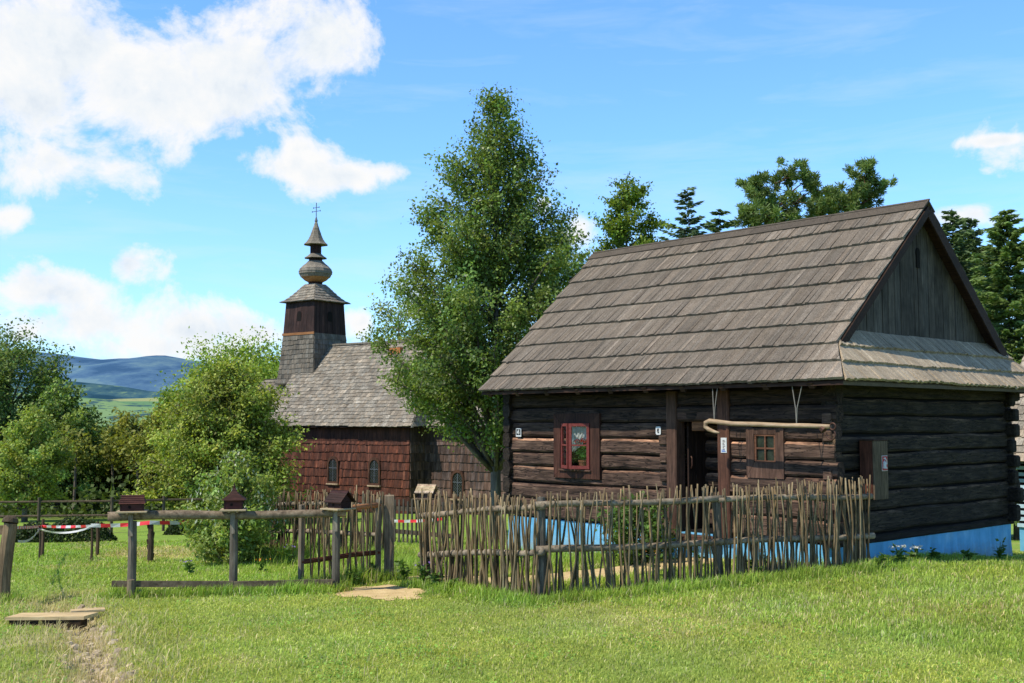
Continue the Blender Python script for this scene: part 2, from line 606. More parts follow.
# hills beyond the valley: three rolling ranges, each a solid ridge standing on the plain
def _hill_mat(name, stops, scale, stretch=(1, 1, 1)):
    m, nt, bs = new_mat(name)
    co = nt.mapping(nt.coord('Object'), stretch)
    n = nt.noise(co, scale, 7, .65)
    nt.l.new(nt.ramp(n, stops), bs.inputs['Base Color'])
    bs.inputs['Roughness'].default_value = 1
    bs.inputs['Specular IOR Level'].default_value = 0
    return m


def _field_mat():
    m, nt, bs = new_mat('patchwork_fields')
    co = nt.coord('Object')
    v = nt.mapping(co, (.0042, .0012, .012), (0, 0, .25))
    vo = nt.node('ShaderNodeTexVoronoi'); vo.inputs['Scale'].default_value = 1.0
    nt.l.new(v, vo.inputs['Vector'])
    sp = nt.node('ShaderNodeSeparateColor'); nt.l.new(vo.outputs['Color'], sp.inputs[0])
    c = nt.ramp(sp.outputs[0], [(0, (.10, .21, .12)), (.22, (.19, .30, .14)), (.42, (.13, .25, .13)), (.6, (.33, .36, .17)), (.78, (.35, .27, .18)), (.9, (.06, .13, .12))])  # field colours muted to include distance haze
    c.node.color_ramp.interpolation = 'CONSTANT'
    n = nt.noise(co, .006, 5, .7)
    c = nt.mix(nt.ramp(n, [(.53, 0.0), (.57, 1.0)]), c, (.05, .105, .115))
    nt.l.new(c, bs.inputs['Base Color'])
    bs.inputs['Roughness'].default_value = 1
    bs.inputs['Specular IOR Level'].default_value = 0
    return m


def ridge(name, Y, crest, depth, mat, seed, rough):
    """crest: [(px, py)] read along the skyline, turned into heights at distance Y"""
    px = np.linspace(-700, 1500, 240)
    cz = np.interp(px, [c[0] for c in crest], [c[1] for c in crest])
    top = np.array([at(a, b, Y)[:] for a, b in zip(px, cz)])
    rows = []
    for k in range(17):
        t = k / 16 * 2 - 1           # -1 front foot, 0 crest, 1 rear foot
        s = math.cos(t * math.pi / 2) ** 1.25
        row = top.copy()
        row[:, 1] += t * depth
        nz = np.array([mn.fractal(Vector((p[0] / depth * 2.2, t * 2.2, seed)), 1, 2, 5) for p in top])
        row[:, 2] = -26 + (top[:, 2] + 26) * s + nz * rough * (s if t < 0 else s * .3) * (.25 if k == 8 else 1)
        rows.append(row)
    V = np.concatenate(rows)
    n = len(px)
    i = np.arange(17 * n).reshape(17, n)
    F = np.stack([i[:-1, :-1], i[:-1, 1:], i[1:, 1:], i[1:, :-1]], -1).reshape(-1, 4)
    o = np_mesh(name, V, F, np.ones((len(V), 3)), mat, smooth=True)
    return tag(o, kind='structure')


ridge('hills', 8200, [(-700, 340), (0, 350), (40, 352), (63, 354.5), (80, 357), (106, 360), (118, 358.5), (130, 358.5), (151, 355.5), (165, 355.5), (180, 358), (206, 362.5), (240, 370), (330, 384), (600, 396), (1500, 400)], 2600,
      _hill_mat('blue_far_hills', [(.40, (.045, .105, .20)), (.49, (.075, .15, .255)), (.55, (.095, .18, .27)), (.62, (.14, .235, .29))], .0035, (1, .5, 2)), 1.0, 60)  # blue of the distant air haze is put into these colours
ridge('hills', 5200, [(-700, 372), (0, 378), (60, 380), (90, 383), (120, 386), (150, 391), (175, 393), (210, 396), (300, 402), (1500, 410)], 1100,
      _hill_mat('wooded_slopes', [(.40, (.020, .060, .095)), (.49, (.04, .10, .14)), (.56, (.07, .14, .15)), (.60, (.17, .27, .16)), (.66, (.2, .28, .16))], .006, (1, .5, 2)), 4.0, 40)  # greens shifted to blue to paint in the haze
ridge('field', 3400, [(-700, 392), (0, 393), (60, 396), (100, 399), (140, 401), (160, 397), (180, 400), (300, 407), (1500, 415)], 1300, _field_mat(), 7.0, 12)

# ------------------------------------------------------------------ daylight
SUN_EL = 52.0
SUN_AZ = math.degrees(math.atan2(-.838, -.545))      # clockwise from +Y


def daylight():
    w = bpy.data.worlds.new('World')
    SC.world = w
    w.use_nodes = True
    nt = NT(w.node_tree)
    bg = w.node_tree.nodes['Background']
    STR = .10
    bg.inputs['Strength'].default_value = STR
    sky = nt.node('ShaderNodeTexSky', sky_type='NISHITA')
    sky.sun_disc = False
    sky.sun_elevation = R(SUN_EL)
    sky.sun_rotation = R(SUN_AZ)
    sky.altitude = 600
    sky.air_density = 1.0
    sky.dust_density = .6
    sky.ozone_density = 1.2
    d = nt.coord('Generated')
    sp = nt.node('ShaderNodeSeparateXYZ'); nt.l.new(d, sp.inputs[0])
    x, y, z = sp.outputs
    az = nt.math('ARCTAN2', x, y)
    el = nt.math('ARCSINE', z)
    # cloud banks: (px, py, rx, ry, weight) as seen from the viewpoint, kept as directions in the sky
    banks = [(62, 50, 85, 50, .95), (140, 85, 105, 55, 1.0), (20, 100, 70, 50, .85), (235, 72, 85, 58, .95), (320, 50, 66, 52, .95), (275, 15, 70, 36, .8),
             (45, 158, 85, 34, .85), (110, 165, 40, 16, .5), (290, 168, 62, 24, .85), (345, 175, 45, 18, .6), (385, 172, 28, 14, .35), (300, 150, 25, 18, .6),
             (70, 294, 66, 26, 1.0), (135, 268, 26, 20, 1.0), (105, 322, 84, 34, 1.05), (190, 330, 74, 24, 1.0), (238, 332, 40, 16, .8), (150, 347, 115, 24, .9),
             (585, 233, 22, 22, .95), (358, 322, 22, 22, .6), (998, 140, 40, 7, .55), (972, 214, 48, 15, .35), (1010, 218, 30, 16, .35), (8, 216, 30, 14, .5), (548, 205, 18, 14, .35),
             (420, 300, 40, 40, .3), (1200, 120, 120, 40, 1), (-140, 120, 140, 60, 1), (-190, 300, 120, 40, 1), (1350, 220, 160, 30, .9), (520, -230, 240, 60, 1), (-300, -100, 200, 70, 1), (1100, -150, 160, 50, .9)]
    best = None
    nw = nt.noise(d, 5.0, 4, .6)
    wx = nt.math('MULTIPLY_ADD', nw, .05, nt.math('ADD', az, -.025))
    for px, py, rx, ry, wt in banks:
        q = ray(px, py).normalized()
        a0, e0 = math.atan2(q.x, q.y), math.asin(q.z)
        dx = nt.math('MULTIPLY_ADD', wx, FOC / rx, -a0 * FOC / rx)
        dy = nt.math('MULTIPLY_ADD', el, FOC / ry, -e0 * FOC / ry)
        r = nt.math('SQRT', nt.math('MULTIPLY_ADD', dx, dx, nt.math('MULTIPLY', dy, dy)))
        v = nt.math('MULTIPLY_ADD', r, -.62, .30 + wt * .46)
        best = v if best is None else nt.math('SMOOTH_MAX', best, v, .12)
    def fbm(vec):
        n = nt.noise(vec, 12.0, 12, .64, .25)
        n2 = nt.noise(vec, 34.0, 6, .55)
        return nt.math('MULTIPLY_ADD', n2, .35, nt.math('MULTIPLY_ADD', n, 2.3, -1.34))
    f0 = fbm(d)
    off = nt.node('ShaderNodeVectorMath', operation='ADD'); nt.l.new(d, off.inputs[0]); off.inputs[1].default_value = (-.016, 0, .028)
    f1 = fbm(off.outputs[0])
    dens = nt.math('MULTIPLY_ADD', f0, 1.0, best)
    cover = nt.ramp(dens, [(-.0, 0.0), (.06, .16), (.20, .62), (.36, .94), (.5, 1.0)])
    # the side turned to the sun stays white, hollows and undersides go blue grey
    dl = nt.math('MULTIPLY_ADD', nt.math('SUBTRACT', f0, f1), .75, .68)
    thick = nt.ramp(dens, [(.25, 0.0), (.75, .28)])
    lit = nt.math('SUBTRACT', dl, thick)
    K = 1 / STR
    ccol = nt.ramp(lit, [(.15, (.66, .76, .88)), (.45, (.88, .93, .98)), (.7, (1.0, 1.0, 1.0))])
    ccol = nt.mix(1.0, ccol, (K * .98, K * .98, K * .98), 'MULTIPLY')
    # thin high veil
    vm = nt.mapping(d, (5, 5, 30), (0.05, .03, 0))
    veil = nt.ramp(nt.noise(vm, 1.0, 6, .6, .4), [(.48, 0.0), (.8, .32)])
    haze = nt.ramp(el, [(0.0, .58), (.10, .26), (.24, .03), (.5, 0.0)])
    skyc = nt.mix(1.0, sky.outputs[0], SKY_TINT, 'MULTIPLY')
    dim = nt.ramp(nt.math('MULTIPLY', el, 1 / 1.571), [(0.0, .9), (.10, .95), (.24, 1.0), (.34, (.62, .60, .57)), (.55, (.32, .29, .25)), (1.0, (.22, .19, .155))])
    skyc = nt.mix(1.0, skyc, dim, 'MULTIPLY')
    skyc = nt.mix(haze, skyc, (.60 * K, .83 * K, .97 * K))
    skyc = nt.mix(veil, skyc, (.80 * K, .92 * K, .98 * K))
    c = nt.mix(cover, skyc, ccol)
    nt.l.new(c, bg.inputs['Color'])
    ld = bpy.data.lights.new('sun', 'SUN')
    ld.energy = 5.0
    ld.angle = R(.53)
    ld.color = (1.0, .925, .79)
    so = bpy.data.objects.new('sun', ld)
    COL.objects.link(so)
    az_ = R(SUN_AZ)
    to = Vector((math.sin(az_) * math.cos(R(SUN_EL)), math.cos(az_) * math.cos(R(SUN_EL)), math.sin(R(SUN_EL))))
    so.rotation_euler = (-to).to_track_quat('-Z', 'Y').to_euler()
    so.location = to * 60


SKY_TINT = (1.45, 2.25, 3.15)
daylight()
SC.view_settings.view_transform = 'Standard'
SC.view_settings.look = 'None'
SC.view_settings.exposure = 0
SC.view_settings.gamma = 1

# ------------------------------------------------------------------ shared building pieces
def tint(a, b=None):
    k = random.uniform(a, b if b else a)
    h = random.uniform(-.03, .03)
    return (k * (1 + h), k, k * (1 - h))


def clip_poly(P, f):
    """keep the part of a 2d polygon where f(p) >= 0"""
    out = []
    for i, p in enumerate(P):
        q = P[(i + 1) % len(P)]
        a, b = f(p), f(q)
        if a >= 0: out.append(p)
        if (a > 0 > b) or (a < 0 < b):
            t = a / (a - b); out.append((p[0] + (q[0] - p[0]) * t, p[1] + (q[1] - p[1]) * t))
    return out


def shingles(mb, O, U, S, N, rows, width, lim, th=.02, lo=.75, hi=1.15, jit=.012, gap=.004, skip=None, top_over=.06, light=0.0, hue=.05, kf=None):
    """rows of boards on a sloping or upright plane, cut along the hips.
    O origin at the lower edge, U along the row, S up the slope, N outward.
    rows: list of s values (row edges from bottom to top). lim(s) -> (u0, u1)."""
    O, U, S, N = Vector(O), Vector(U).normalized(), Vector(S).normalized(), Vector(N).normalized()
    for r in range(len(rows) - 1):
        s0, sr = rows[r], rows[r + 1]
        s1 = sr + top_over
        a0, a1 = lim(s0); b0, b1 = lim(sr - 1e-6)
        fl = lambda p: p[0] - (a0 + (b0 - a0) * (p[1] - s0) / (sr - s0))
        fr = lambda p: (a1 + (b1 - a1) * (p[1] - s0) / (sr - s0)) - p[0]
        u = min(a0, b0) + random.uniform(-width, 0)
        end = max(a1, b1)
        rowk = random.uniform(.95, 1.05)
        while u < end:
            w = width * random.uniform(.7, 1.3)
            e0, e1 = u + gap / 2, u + w - gap / 2
            u += w
            if skip and skip((e0 + e1) / 2, (s0 + sr) / 2): continue
            ds = s0 + random.uniform(-jit, jit) + jit * .9 * math.sin(u * 1.1 + r * 1.9) + jit * .6 * math.sin(u * 3.7 + r * 4.1)
            if random.random() < .012: ds -= random.uniform(.01, .03)
            P = [(e0, ds), (e1, ds), (e1, s1), (e0, s1)]
            if e0 < max(a0, b0) + .01: P = clip_poly(P, fl)
            if len(P) > 2 and e1 > min(a1, b1) - .01: P = clip_poly(P, fr)
            if len(P) < 3: continue
            t = th * random.uniform(.8, 1.25)
            k = random.uniform(lo, hi) * rowk
            if random.random() < light: k *= random.uniform(1.15, 1.45)
            if random.random() < .05: k *= .75
            if kf: k *= kf(u)
            k *= 1 + .20 * mn.noise(Vector((u * .55, r * .75, 3.1)))
            warm = random.uniform(-hue, hue)
            col = (k * (1 + warm), k, k * (1 - warm))
            up = .003 + random.uniform(0, .002)
            f = lambda p, top: O + U * p[0] + S * p[1] + N * (up + (t * 1.35 if top else t * .25) * max(0, 1 - (p[1] - ds) / (s1 - ds)) + (.004 if top else 0))
            n = len(P)
            mb.add([f(p, 0) for p in P] + [f(p, 1) for p in P], [tuple(range(n))[::-1], tuple(range(n, 2 * n))] + [(i, (i + 1) % n, n + (i + 1) % n, n + i) for i in range(n)], col)


def hewn_log(mb, x0, x1, zc, h, depth, axis='X', off=0.0, col=(1, 1, 1), seed=0, seg=.32, sgn=1, irr=.012, edge=1.0, round_=.2):
    """hand-hewn beam; the outer face is at off (towards -sgn), depth goes inwards"""
    n = max(2, int(abs(x1 - x0) / seg))
    V, F, Cc = [], [], []
    c = min(h, depth) * round_
    sec = [(0, -h / 2 + c), (0, h / 2 - c - .007), (0, h / 2 - c), (c * .9, h / 2 - .002), (depth - c, h / 2 - .002), (depth, 0), (depth - c, -h / 2 + .002), (c * .9, -h / 2 + .002)]
    for i in range(n + 1):
        x = x0 + (x1 - x0) * i / n
        em = max(0.0, .75 + 1.4 * mn.noise(Vector((x * 1.3, seed * 2.3, 4.4))))
        e1 = mn.noise(Vector((x * .9, seed * 3.7, 1.3))) * irr * 1.6
        e2 = mn.noise(Vector((x * 1.7, seed * 5.1, 9.3))) * irr
        for k, (d, z) in enumerate(sec):
            dd = d + (e2 + mn.noise(Vector((x * 3.1, (1 if k == 2 else k) * 2.2, seed * 1.9))) * irr * .8 if k in (0, 1, 2, 3, 7) else 0)
            zz = z * (1 + e1 * .9) + zc + e1 * .6 + (mn.noise(Vector((x * 2.3, (1 if k == 2 else k) * 1.2, seed * 2.9))) * irr * .7 if k in (0, 1, 2) else 0)
            p = off + sgn * dd
            V.append((x, p, zz) if axis == 'X' else (p, x, zz))
            Cc.append(tuple(q * (1 + (edge - 1) * m_ * em if k in (2, 3) else 1) for q, m_ in zip(col, (1.08, .92, .72))))  # edge paints the upper chamfer paler: sunlit rim and worn timber
    m = len(sec)
    for i in range(n):
        for k in range(m):
            k2 = (k + 1) % m
            F.append((i * m + k, i * m + k2, (i + 1) * m + k2, (i + 1) * m + k))
    F.append(tuple(range(m))[::-1]); F.append(tuple(n * m + k for k in range(m)))
    b = len(mb.v)
    mb.v += V; mb.f += [tuple(b + q for q in f) for f in F]; mb.c += Cc


# ------------------------------------------------------------------ the log house
HC = Vector((4.544, 15.5, 0.0))
HA = math.atan2(-.7465, .6654)
HM = Matrix.Translation(HC) @ Matrix.Rotation(HA, 4, 'Z')


def hw(x, y, z): return HM @ Vector((x, y, z))


HL, HW = 7.0, 5.55
SILL = .28
EAVE_Y, EAVE_Z, RID_Y, RID_Z = -.55, 2.56, 2.78, 5.48
TAN = (RID_Z - EAVE_Z) / (RID_Y - EAVE_Y)


def log_house():
    root = empty('log_house', HC, HA)
    tag(root, 'dark timber log cottage with steep shingled roof and blue painted stone base', 'house')
    # stone base, blue limewash, falls with the ground
    mb = MB()
    def plinth(x0, x1, y0, y1):
        n = 14
        P = []
        for i in range(n + 1):
            t = i / n
            P.append((x0 + (x1 - x0) * t, y0 + (y1 - y0) * t))
        return P
    ring = plinth(-HL + .03, -.06, .05, .05) + plinth(-.06, -.06, .05, HW - .03)[1:] + plinth(-.06, -HL + .03, HW - .03, HW - .03)[1:] + plinth(-HL + .03, -HL + .03, HW - .03, .05)[1:-1]
    V, F = [], []
    N = len(ring)
    cx, cy = -HL / 2, HW / 2
    for j, (z, o) in enumerate([(-1.2, .05), (-.3, .02), (-.02, .0), (SILL - .02, 0.0)]):
        for i, (x, y) in enumerate(ring):
            k = mn.noise(Vector((x * 1.3, y * 1.3, z * 2))) * .025
            V.append((x + (math.copysign(o + k, x - cx)), y + math.copysign(o + k, y - cy), z))
    for j in range(3):
        for i in range(N):
            F.append((j * N + i, j * N + (i + 1) % N, (j + 1) * N + (i + 1) % N, (j + 1) * N + i))
    F.append(tuple(3 * N + i for i in range(N)))
    mb.add(V, F)
    mb.build('plinth', M['blue_wash'], root)

    # log courses
    hs = [.33, .29, .30, .25, .27, .27, .26, .27, .28, .26]
    zs, z = [], SILL
    for h in hs:
        zs.append((z + h / 2, h)); z += h
    TOP = z
    D0, D1 = -2.86, -2.04         # doorway
    W0, W1, WZ0, WZ1 = -5.50, -4.76, 1.18, 1.98   # big window opening
    V0, V1, VZ0, VZ1 = -1.36, -.98, 1.40, 1.82    # small window opening
    mb = MB()
    tl = [1.25, 1.1, 1.15, 1.0, 1.0, .72, .5, .42, .36, .33]  # tints paint eave shade onto upper logs, sunlight onto lower ones
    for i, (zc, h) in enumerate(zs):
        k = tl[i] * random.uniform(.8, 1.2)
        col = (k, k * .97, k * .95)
        lo, hi = zc - h / 2, zc + h / 2
        ed = [2.2, 1.3, 2.6, 1.3, 3.2, 1.5, 1.0, 1, 1, 1][i]
        spans = [(-HL - random.uniform(-.04, .05), -3.02), (-1.84, .0 + random.uniform(-.03, .03))] if hi < 2.12 else [(-HL - .03, .02)]
        if i == 0: spans = [(-HL - .06, -2.95), (-1.95, .03)]
        for (a, b) in spans:
            parts = [(a, b)]
            for (q0, q1, r0, r1) in ((W0 - .06, W1 + .06, WZ0, WZ1), (V0 - .05, V1 + .05, VZ0, VZ1)):
                if hi > r0 + .03 and lo < r1 - .03 and a < q0 and b > q1:
                    parts = [(a, q0), (q1, b)]
            for j, (p, q) in enumerate(parts):
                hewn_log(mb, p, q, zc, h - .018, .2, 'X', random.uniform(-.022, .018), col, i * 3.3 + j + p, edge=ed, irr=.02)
    # ends of the cross-wall logs beside the doorway
    for z in (.55, .86, 1.12, 1.42, 1.71):
        k = random.uniform(.9, 1.2)
        mb.box(-3.20 - random.uniform(0, .03), -3.06, -.045, .1, z - .075, z + .075, (k, k * .95, k * .9), .015)
    for z in (.70, 1.26, 1.80, 2.05):
        k = random.uniform(.9, 1.3)
        mb.box(-.20, -.05, -.04, .08, z - .08, z + .08, (k, k * .95, k * .9), .015)
    mb.build('front_wall', M['log_front'], root)

    mb = MB()
    for i, (zc, h) in enumerate(zs):
        k = random.uniform(.8, 1.25)
        zo = zc + .10 * (1 if i < 9 else .6)
        ext = random.uniform(.02, .12) if i not in (1, 7, 8) else .3
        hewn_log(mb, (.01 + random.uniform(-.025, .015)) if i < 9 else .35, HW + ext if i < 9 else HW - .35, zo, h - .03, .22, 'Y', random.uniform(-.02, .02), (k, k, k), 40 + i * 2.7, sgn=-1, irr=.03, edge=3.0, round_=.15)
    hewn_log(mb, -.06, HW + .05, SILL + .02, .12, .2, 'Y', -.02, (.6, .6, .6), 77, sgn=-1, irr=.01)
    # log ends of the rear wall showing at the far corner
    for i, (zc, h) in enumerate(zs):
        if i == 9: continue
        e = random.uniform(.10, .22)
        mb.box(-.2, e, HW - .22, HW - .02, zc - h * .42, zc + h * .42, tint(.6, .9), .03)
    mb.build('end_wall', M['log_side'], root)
    mb = MB()
    for i, (zc, h) in enumerate(zs):
        hewn_log(mb, -HL - .1, .02, zc, h - .02, .2, 'X', HW, tint(.8, 1.1), 60 + i, sgn=-1)
    mb.build('rear_wall', M['log_front'], root)
    mb = MB()
    for i, (zc, h) in enumerate(zs):
        hewn_log(mb, -.08 if i < 9 else .35, HW + .1 if i < 9 else HW - .35, zc + .08, h - .02, .2, 'Y', -HL, tint(.8, 1.1), 90 + i, sgn=1)
    # upper end wall boards close the left gable
    n = 22
    for i in range(n):
        y0 = .1 + (HW - .2) * i / n; y1 = .1 + (HW - .2) * (i + 1) / n - .006
        t = lambda y: RID_Z - .14 - abs(y - RID_Y) * TAN
        mb.hexa([(-HL - .02, y0, TOP - .1), (-HL + .01, y0, TOP - .1), (-HL + .01, y1, TOP - .1), (-HL - .02, y1, TOP - .1),
                 (-HL - .02, y0, max(TOP, t(y0))), (-HL + .01, y0, max(TOP, t(y0))), (-HL + .01, y1, max(TOP, t(y1))), (-HL - .02, y1, max(TOP, t(y1)))], tint(.7, 1))
    mb.build('left_wall', M['log_side'], root)
    # dark lining behind the chinks, ceiling, floor and the inner cross wall seen through the doorway
    mb = MB()
    for (a, b) in ((-HL + .05, W0 - .1), (W1 + .1, -3.0), (-1.86, V0 - .1), (V1 + .1, -.05)):
        mb.box(a, b, .10, .13, SILL, TOP - .02)
    for (a, b, r0, r1) in ((W0 - .1, W1 + .1, WZ0, WZ1), (V0 - .1, V1 + .1, VZ0, VZ1)):
        mb.box(a, b, .10, .13, SILL, r0 - .02); mb.box(a, b, .10, .13, r1 + .02, TOP - .02)
    mb.box(-.13, -.10, .135, HW - .2, SILL, TOP + .02)
    mb.box(-3.0, -1.86, .10, .13, 2.14, TOP - .02)
    mb.box(-HL + .22, -.14, .14, HW - .22, TOP - .06, TOP - .03)
    mb.box(-HL + .22, -.14, .14, HW - .22, SILL - .02, SILL + .01)
    mb.build('inner_lining', M['dark_gap'], root)
    mb = MB()
    for i, (zc, h) in enumerate(zs[:8]):
        hewn_log(mb, -3.3, -1.5, zc, h - .05, .2, 'X', .62, tint(.75, 1.0), 120 + i * 2, irr=.02, edge=4.5, round_=.28)
    mb.box(-3.3, -1.5, .73, .76, SILL, 2.4, (.1, .1, .1))
    mb.build('inner_wall', M['log_front'], root)

    # doorway
    mb = MB()
    mb.box(-3.07, -2.86, -.035, .2, .18, 2.50, tint(1.0), .015)
    mb.build('door_post', M['brown_v'], root)
    mb = MB()
    mb.box(-2.04, -1.82, -.045, .2, .18, 2.50, (1.25, 1.0, .9), .015)
    mb.build('door_post', M['brown_v'], root)
    mb = MB()
    mb.box(-2.855, -2.045, -.01, .2, 2.03, 2.16, tint(.8), .01)
    mb.build('lintel', M['brown_x'], root)
    mb = MB()
    mb.box(-2.62, -2.36, .06, .10, 1.86, 2.025, (1.9, 1.55, 1.0), .01)
    mb.build('door_beam', M['brown_x'], root)
    mb = MB()
    mb.box(-2.87, -2.03, -.08, .3, .10, .24, tint(1.1), .02)
    mb.build('threshold', M['brown_x'], root)
    mb = MB()
    for i in range(4):
        y0 = .205 + i * .19
        mb.box(-2.84, -2.80, y0, y0 + .185, .26, 2.0, tint(.35, .5), .004)
    dr = mb.build('door', M['brown_v'], root)
    mb = MB()
    mb.tube([(-2.795, .26, 1.26), (-2.77, .25, 1.30), (-2.77, .25, 1.42), (-2.795, .26, 1.45)], .012, 6)
    mb.build('handle', M['iron'], dr)

    # the red casement window
    mb = MB()
    o0, o1, p0, p1 = -5.67, -4.54, 1.02, 2.15
    def trap(pts, y0=-.04, y1=.02, col=(1, 1, 1)): mb.prism(pts, 1, y0, y1, col)
    trap([(o0, p0), (W0, WZ0), (W0, WZ1), (o0, p1)], col=(.72, .5, .46))
    trap([(o1, p0), (o1, p1), (W1, WZ1), (W1, WZ0)], col=(.66, .5, .46))
    trap([(o0 + .003, p1), (W0 + .003, WZ1), (W1 - .003, WZ1), (o1 - .003, p1)], -.037, .02, (.5, .38, .36))
    trap([(o0 + .003, p0), (o1 - .003, p0), (W1 - .003, WZ0), (W0 + .003, WZ0)], -.037, .02, (.8, .58, .52))
    win = mb.build('window', M['brown_v'], root)
    mb = MB()
    mb.box(W0 - .02, W1 + .02, -.075, .1, WZ0 - .035, WZ0 - .004, tint(1.1), .006)
    mb.build('sill', M['brown_x'], win)
    mb = MB()
    for (a, b, c, d) in ((W0 + .003, W0 + .045, WZ0, WZ1), (W1 - .045, W1 - .003, WZ0, WZ1), (W0 + .048, W1 - .048, WZ1 - .04, WZ1), (W0 + .048, W1 - .048, WZ0, WZ0 + .03)):
        mb.box(a, b, -.02, .14, c, d, (1, 1, 1), .004)
    mb.build('frame', M['red_paint'], win)
    for hx_, sg, ang in ((W0 + .03, 1, 27), (W1 - .03, -1, 29)):
        w, z0, z1 = .365, WZ0 + .01, WZ1 - .005
        a = R(ang) * sg
        T = Matrix.Translation((hx_, -.03, 0)) @ Matrix.Rotation(-a, 4, 'Z')
        mb, pn = MB(), MB()
        def tb(m_, x0, x1, z0_, z1_, y0=-.018, y1=.018):
            x0, x1 = sorted((x0 * sg, x1 * sg))
            P = [(x0, y0, z0_), (x1, y0, z0_), (x1, y1, z0_), (x0, y1, z0_), (x0, y0, z1_), (x1, y0, z1_), (x1, y1, z1_), (x0, y1, z1_)]
            m_.hexa([T @ Vector(p) for p in P], (1.3, 1.3, 1.3) if m_ is mb else (1, 1, 1))
        tb(mb, 0, .048, z0, z1); tb(mb, w - .048, w, z0, z1)
        tb(mb, .05, w - .05, z0, z0 + .055); tb(mb, .05, w - .05, z1 - .05, z1)
        zm = z0 + (z1 - z0) * .52
        tb(mb, .05, w - .05, zm - .013, zm + .013, -.014, .014)
        sash = mb.build('sash', M['red_paint'], win)
        tb(pn, .045, w - .045, z0 + .05, z1 - .045, -.003, .003)
        pn.build('pane', M['glass'], win)
    # curtain drawn to one side
    V, F = [], []
    nx, nz = 40, 10
    for j in range(nz + 1):
        t = j / nz
        for i in range(nx + 1):
            s = i / nx
            wid = .60 - .30 * (1 - abs(t - .0)) * 0 - .33 * t ** 1.5
            V.append((W0 + .06 + .60 * 0 + s * (.62 - .40 * t ** 2), .035 + .016 * math.sin(s * 42 + t * 1.5), WZ1 - .06 - t * .44))
    for j in range(nz):
        for i in range(nx):
            a = j * (nx + 1) + i
            F.append((a, a + 1, a + nx + 2, a + nx + 1))
    mb = MB(); mb.add(V, F); mb.build('curtain', M['curtain'], win, smooth=True)
    mb = MB()
    mb.tube([(W0 + .03, .04, WZ1 - .05), (W1 - .03, .04, WZ1 - .05)], .008, 6)
    mb.build('curtain_rod', M['brown_x'], win)

    # small four-pane window
    mb = MB()
    o0, o1, p0, p1 = -1.50, -.84, 1.17, 1.91
    def trap2(pts, y0=-.04, y1=.02, col=(1, 1, 1)): mb.prism(pts, 1, y0, y1, col)
    trap2([(o0, p0), (V0, VZ0), (V0, VZ1), (o0, p1)], col=(1.1, 1.1, 1.1))
    trap2([(o1, p0), (o1, p1), (V1, VZ1), (V1, VZ0)], col=(1.1, 1.1, 1.1))
    trap2([(o0 + .003, p0), (o1 - .003, p0), (V1 - .003, VZ0), (V0 + .003, VZ0)], -.037, .02, (1.35, 1.35, 1.35))
    trap2([(o0 + .003, p1), (V0 + .003, VZ1), (V1 - .003, VZ1), (o1 - .003, p1)], -.037, .02)
    win2 = mb.build('window', M['brown_v'], root)
    mb = MB()
    xm, zm = (V0 + V1) / 2, (VZ0 + VZ1) / 2
    for (a, b, c, d) in ((V0 + .002, V0 + .035, VZ0, VZ1), (V1 - .035, V1 - .002, VZ0, VZ1), (V0 + .036, V1 - .036, VZ0, VZ0 + .03), (V0 + .036, V1 - .036, VZ1 - .03, VZ1)):
        mb.box(a, b, -.03, .02, c, d, (1.6, 1.35, 1.1), .003)
    mb.box(xm - .012, xm + .012, -.028, .015, VZ0 + .031, VZ1 - .031, (1.6, 1.35, 1.1))
    mb.box(V0 + .036, xm - .013, -.026, .013, zm - .012, zm + .012, (1.6, 1.35, 1.1))
    mb.box(xm + .013, V1 - .036, -.026, .013, zm - .012, zm + .012, (1.6, 1.35, 1.1))
    mb.build('sash', M['brown_x'], win2)
    mb = MB(); mb.box(V0 + .03, V1 - .03, 0, .005, VZ0 + .025, VZ1 - .025)
    mb.build('pane', M['dark_glass'], win2)

    # roof: long boards laid in nine courses, wrapped round the gable foot as a skirt
    slope = math.hypot(RID_Y - EAVE_Y, RID_Z - EAVE_Z)
    sn, cs = (RID_Z - EAVE_Z) / slope, (RID_Y - EAVE_Y) / slope
    rows = [slope * i / 9 for i in range(10)]
    XL, XR, XC = -7.36, .02, .48
    GX, SKR = -.18, .77
    s_top = (XC - XR) * (SKR / (XC - GX)) / TAN / cs     # where the skirt meets the verge
    def lim(s):
        if s < s_top: return (XL + .24 * (1 - s / slope) - .0, XC - (XC - XR) * (s / s_top) + .012)
        return (XL + .24 * (1 - s / slope), XR)
    rows2 = [0, s_top * .5, s_top] + [s_top + (slope - s_top) * i / 7 for i in range(1, 8)]
    mb = MB()
    shingles(mb, (0, EAVE_Y, EAVE_Z), (1, 0, 0), (0, cs, sn), (0, -sn, cs), rows2, .064, lim, .032, .84, 1.12, .008, light=.08, hue=.03, gap=.003, kf=lambda u: 1 + .8 * min(1, max(0, (u + .45) / .85)))
    BY = 2 * RID_Y - EAVE_Y
    shingles(mb, (0, BY, EAVE_Z), (1, 0, 0), (0, -cs, sn), (0, sn, cs), rows2, .16, lim, .03, .72, 1.12, .014, light=.06)
    roof = mb.build('roof', M['roof'], root)
    # sheathing under the boards, with its soffit in shadow
    mb = MB()
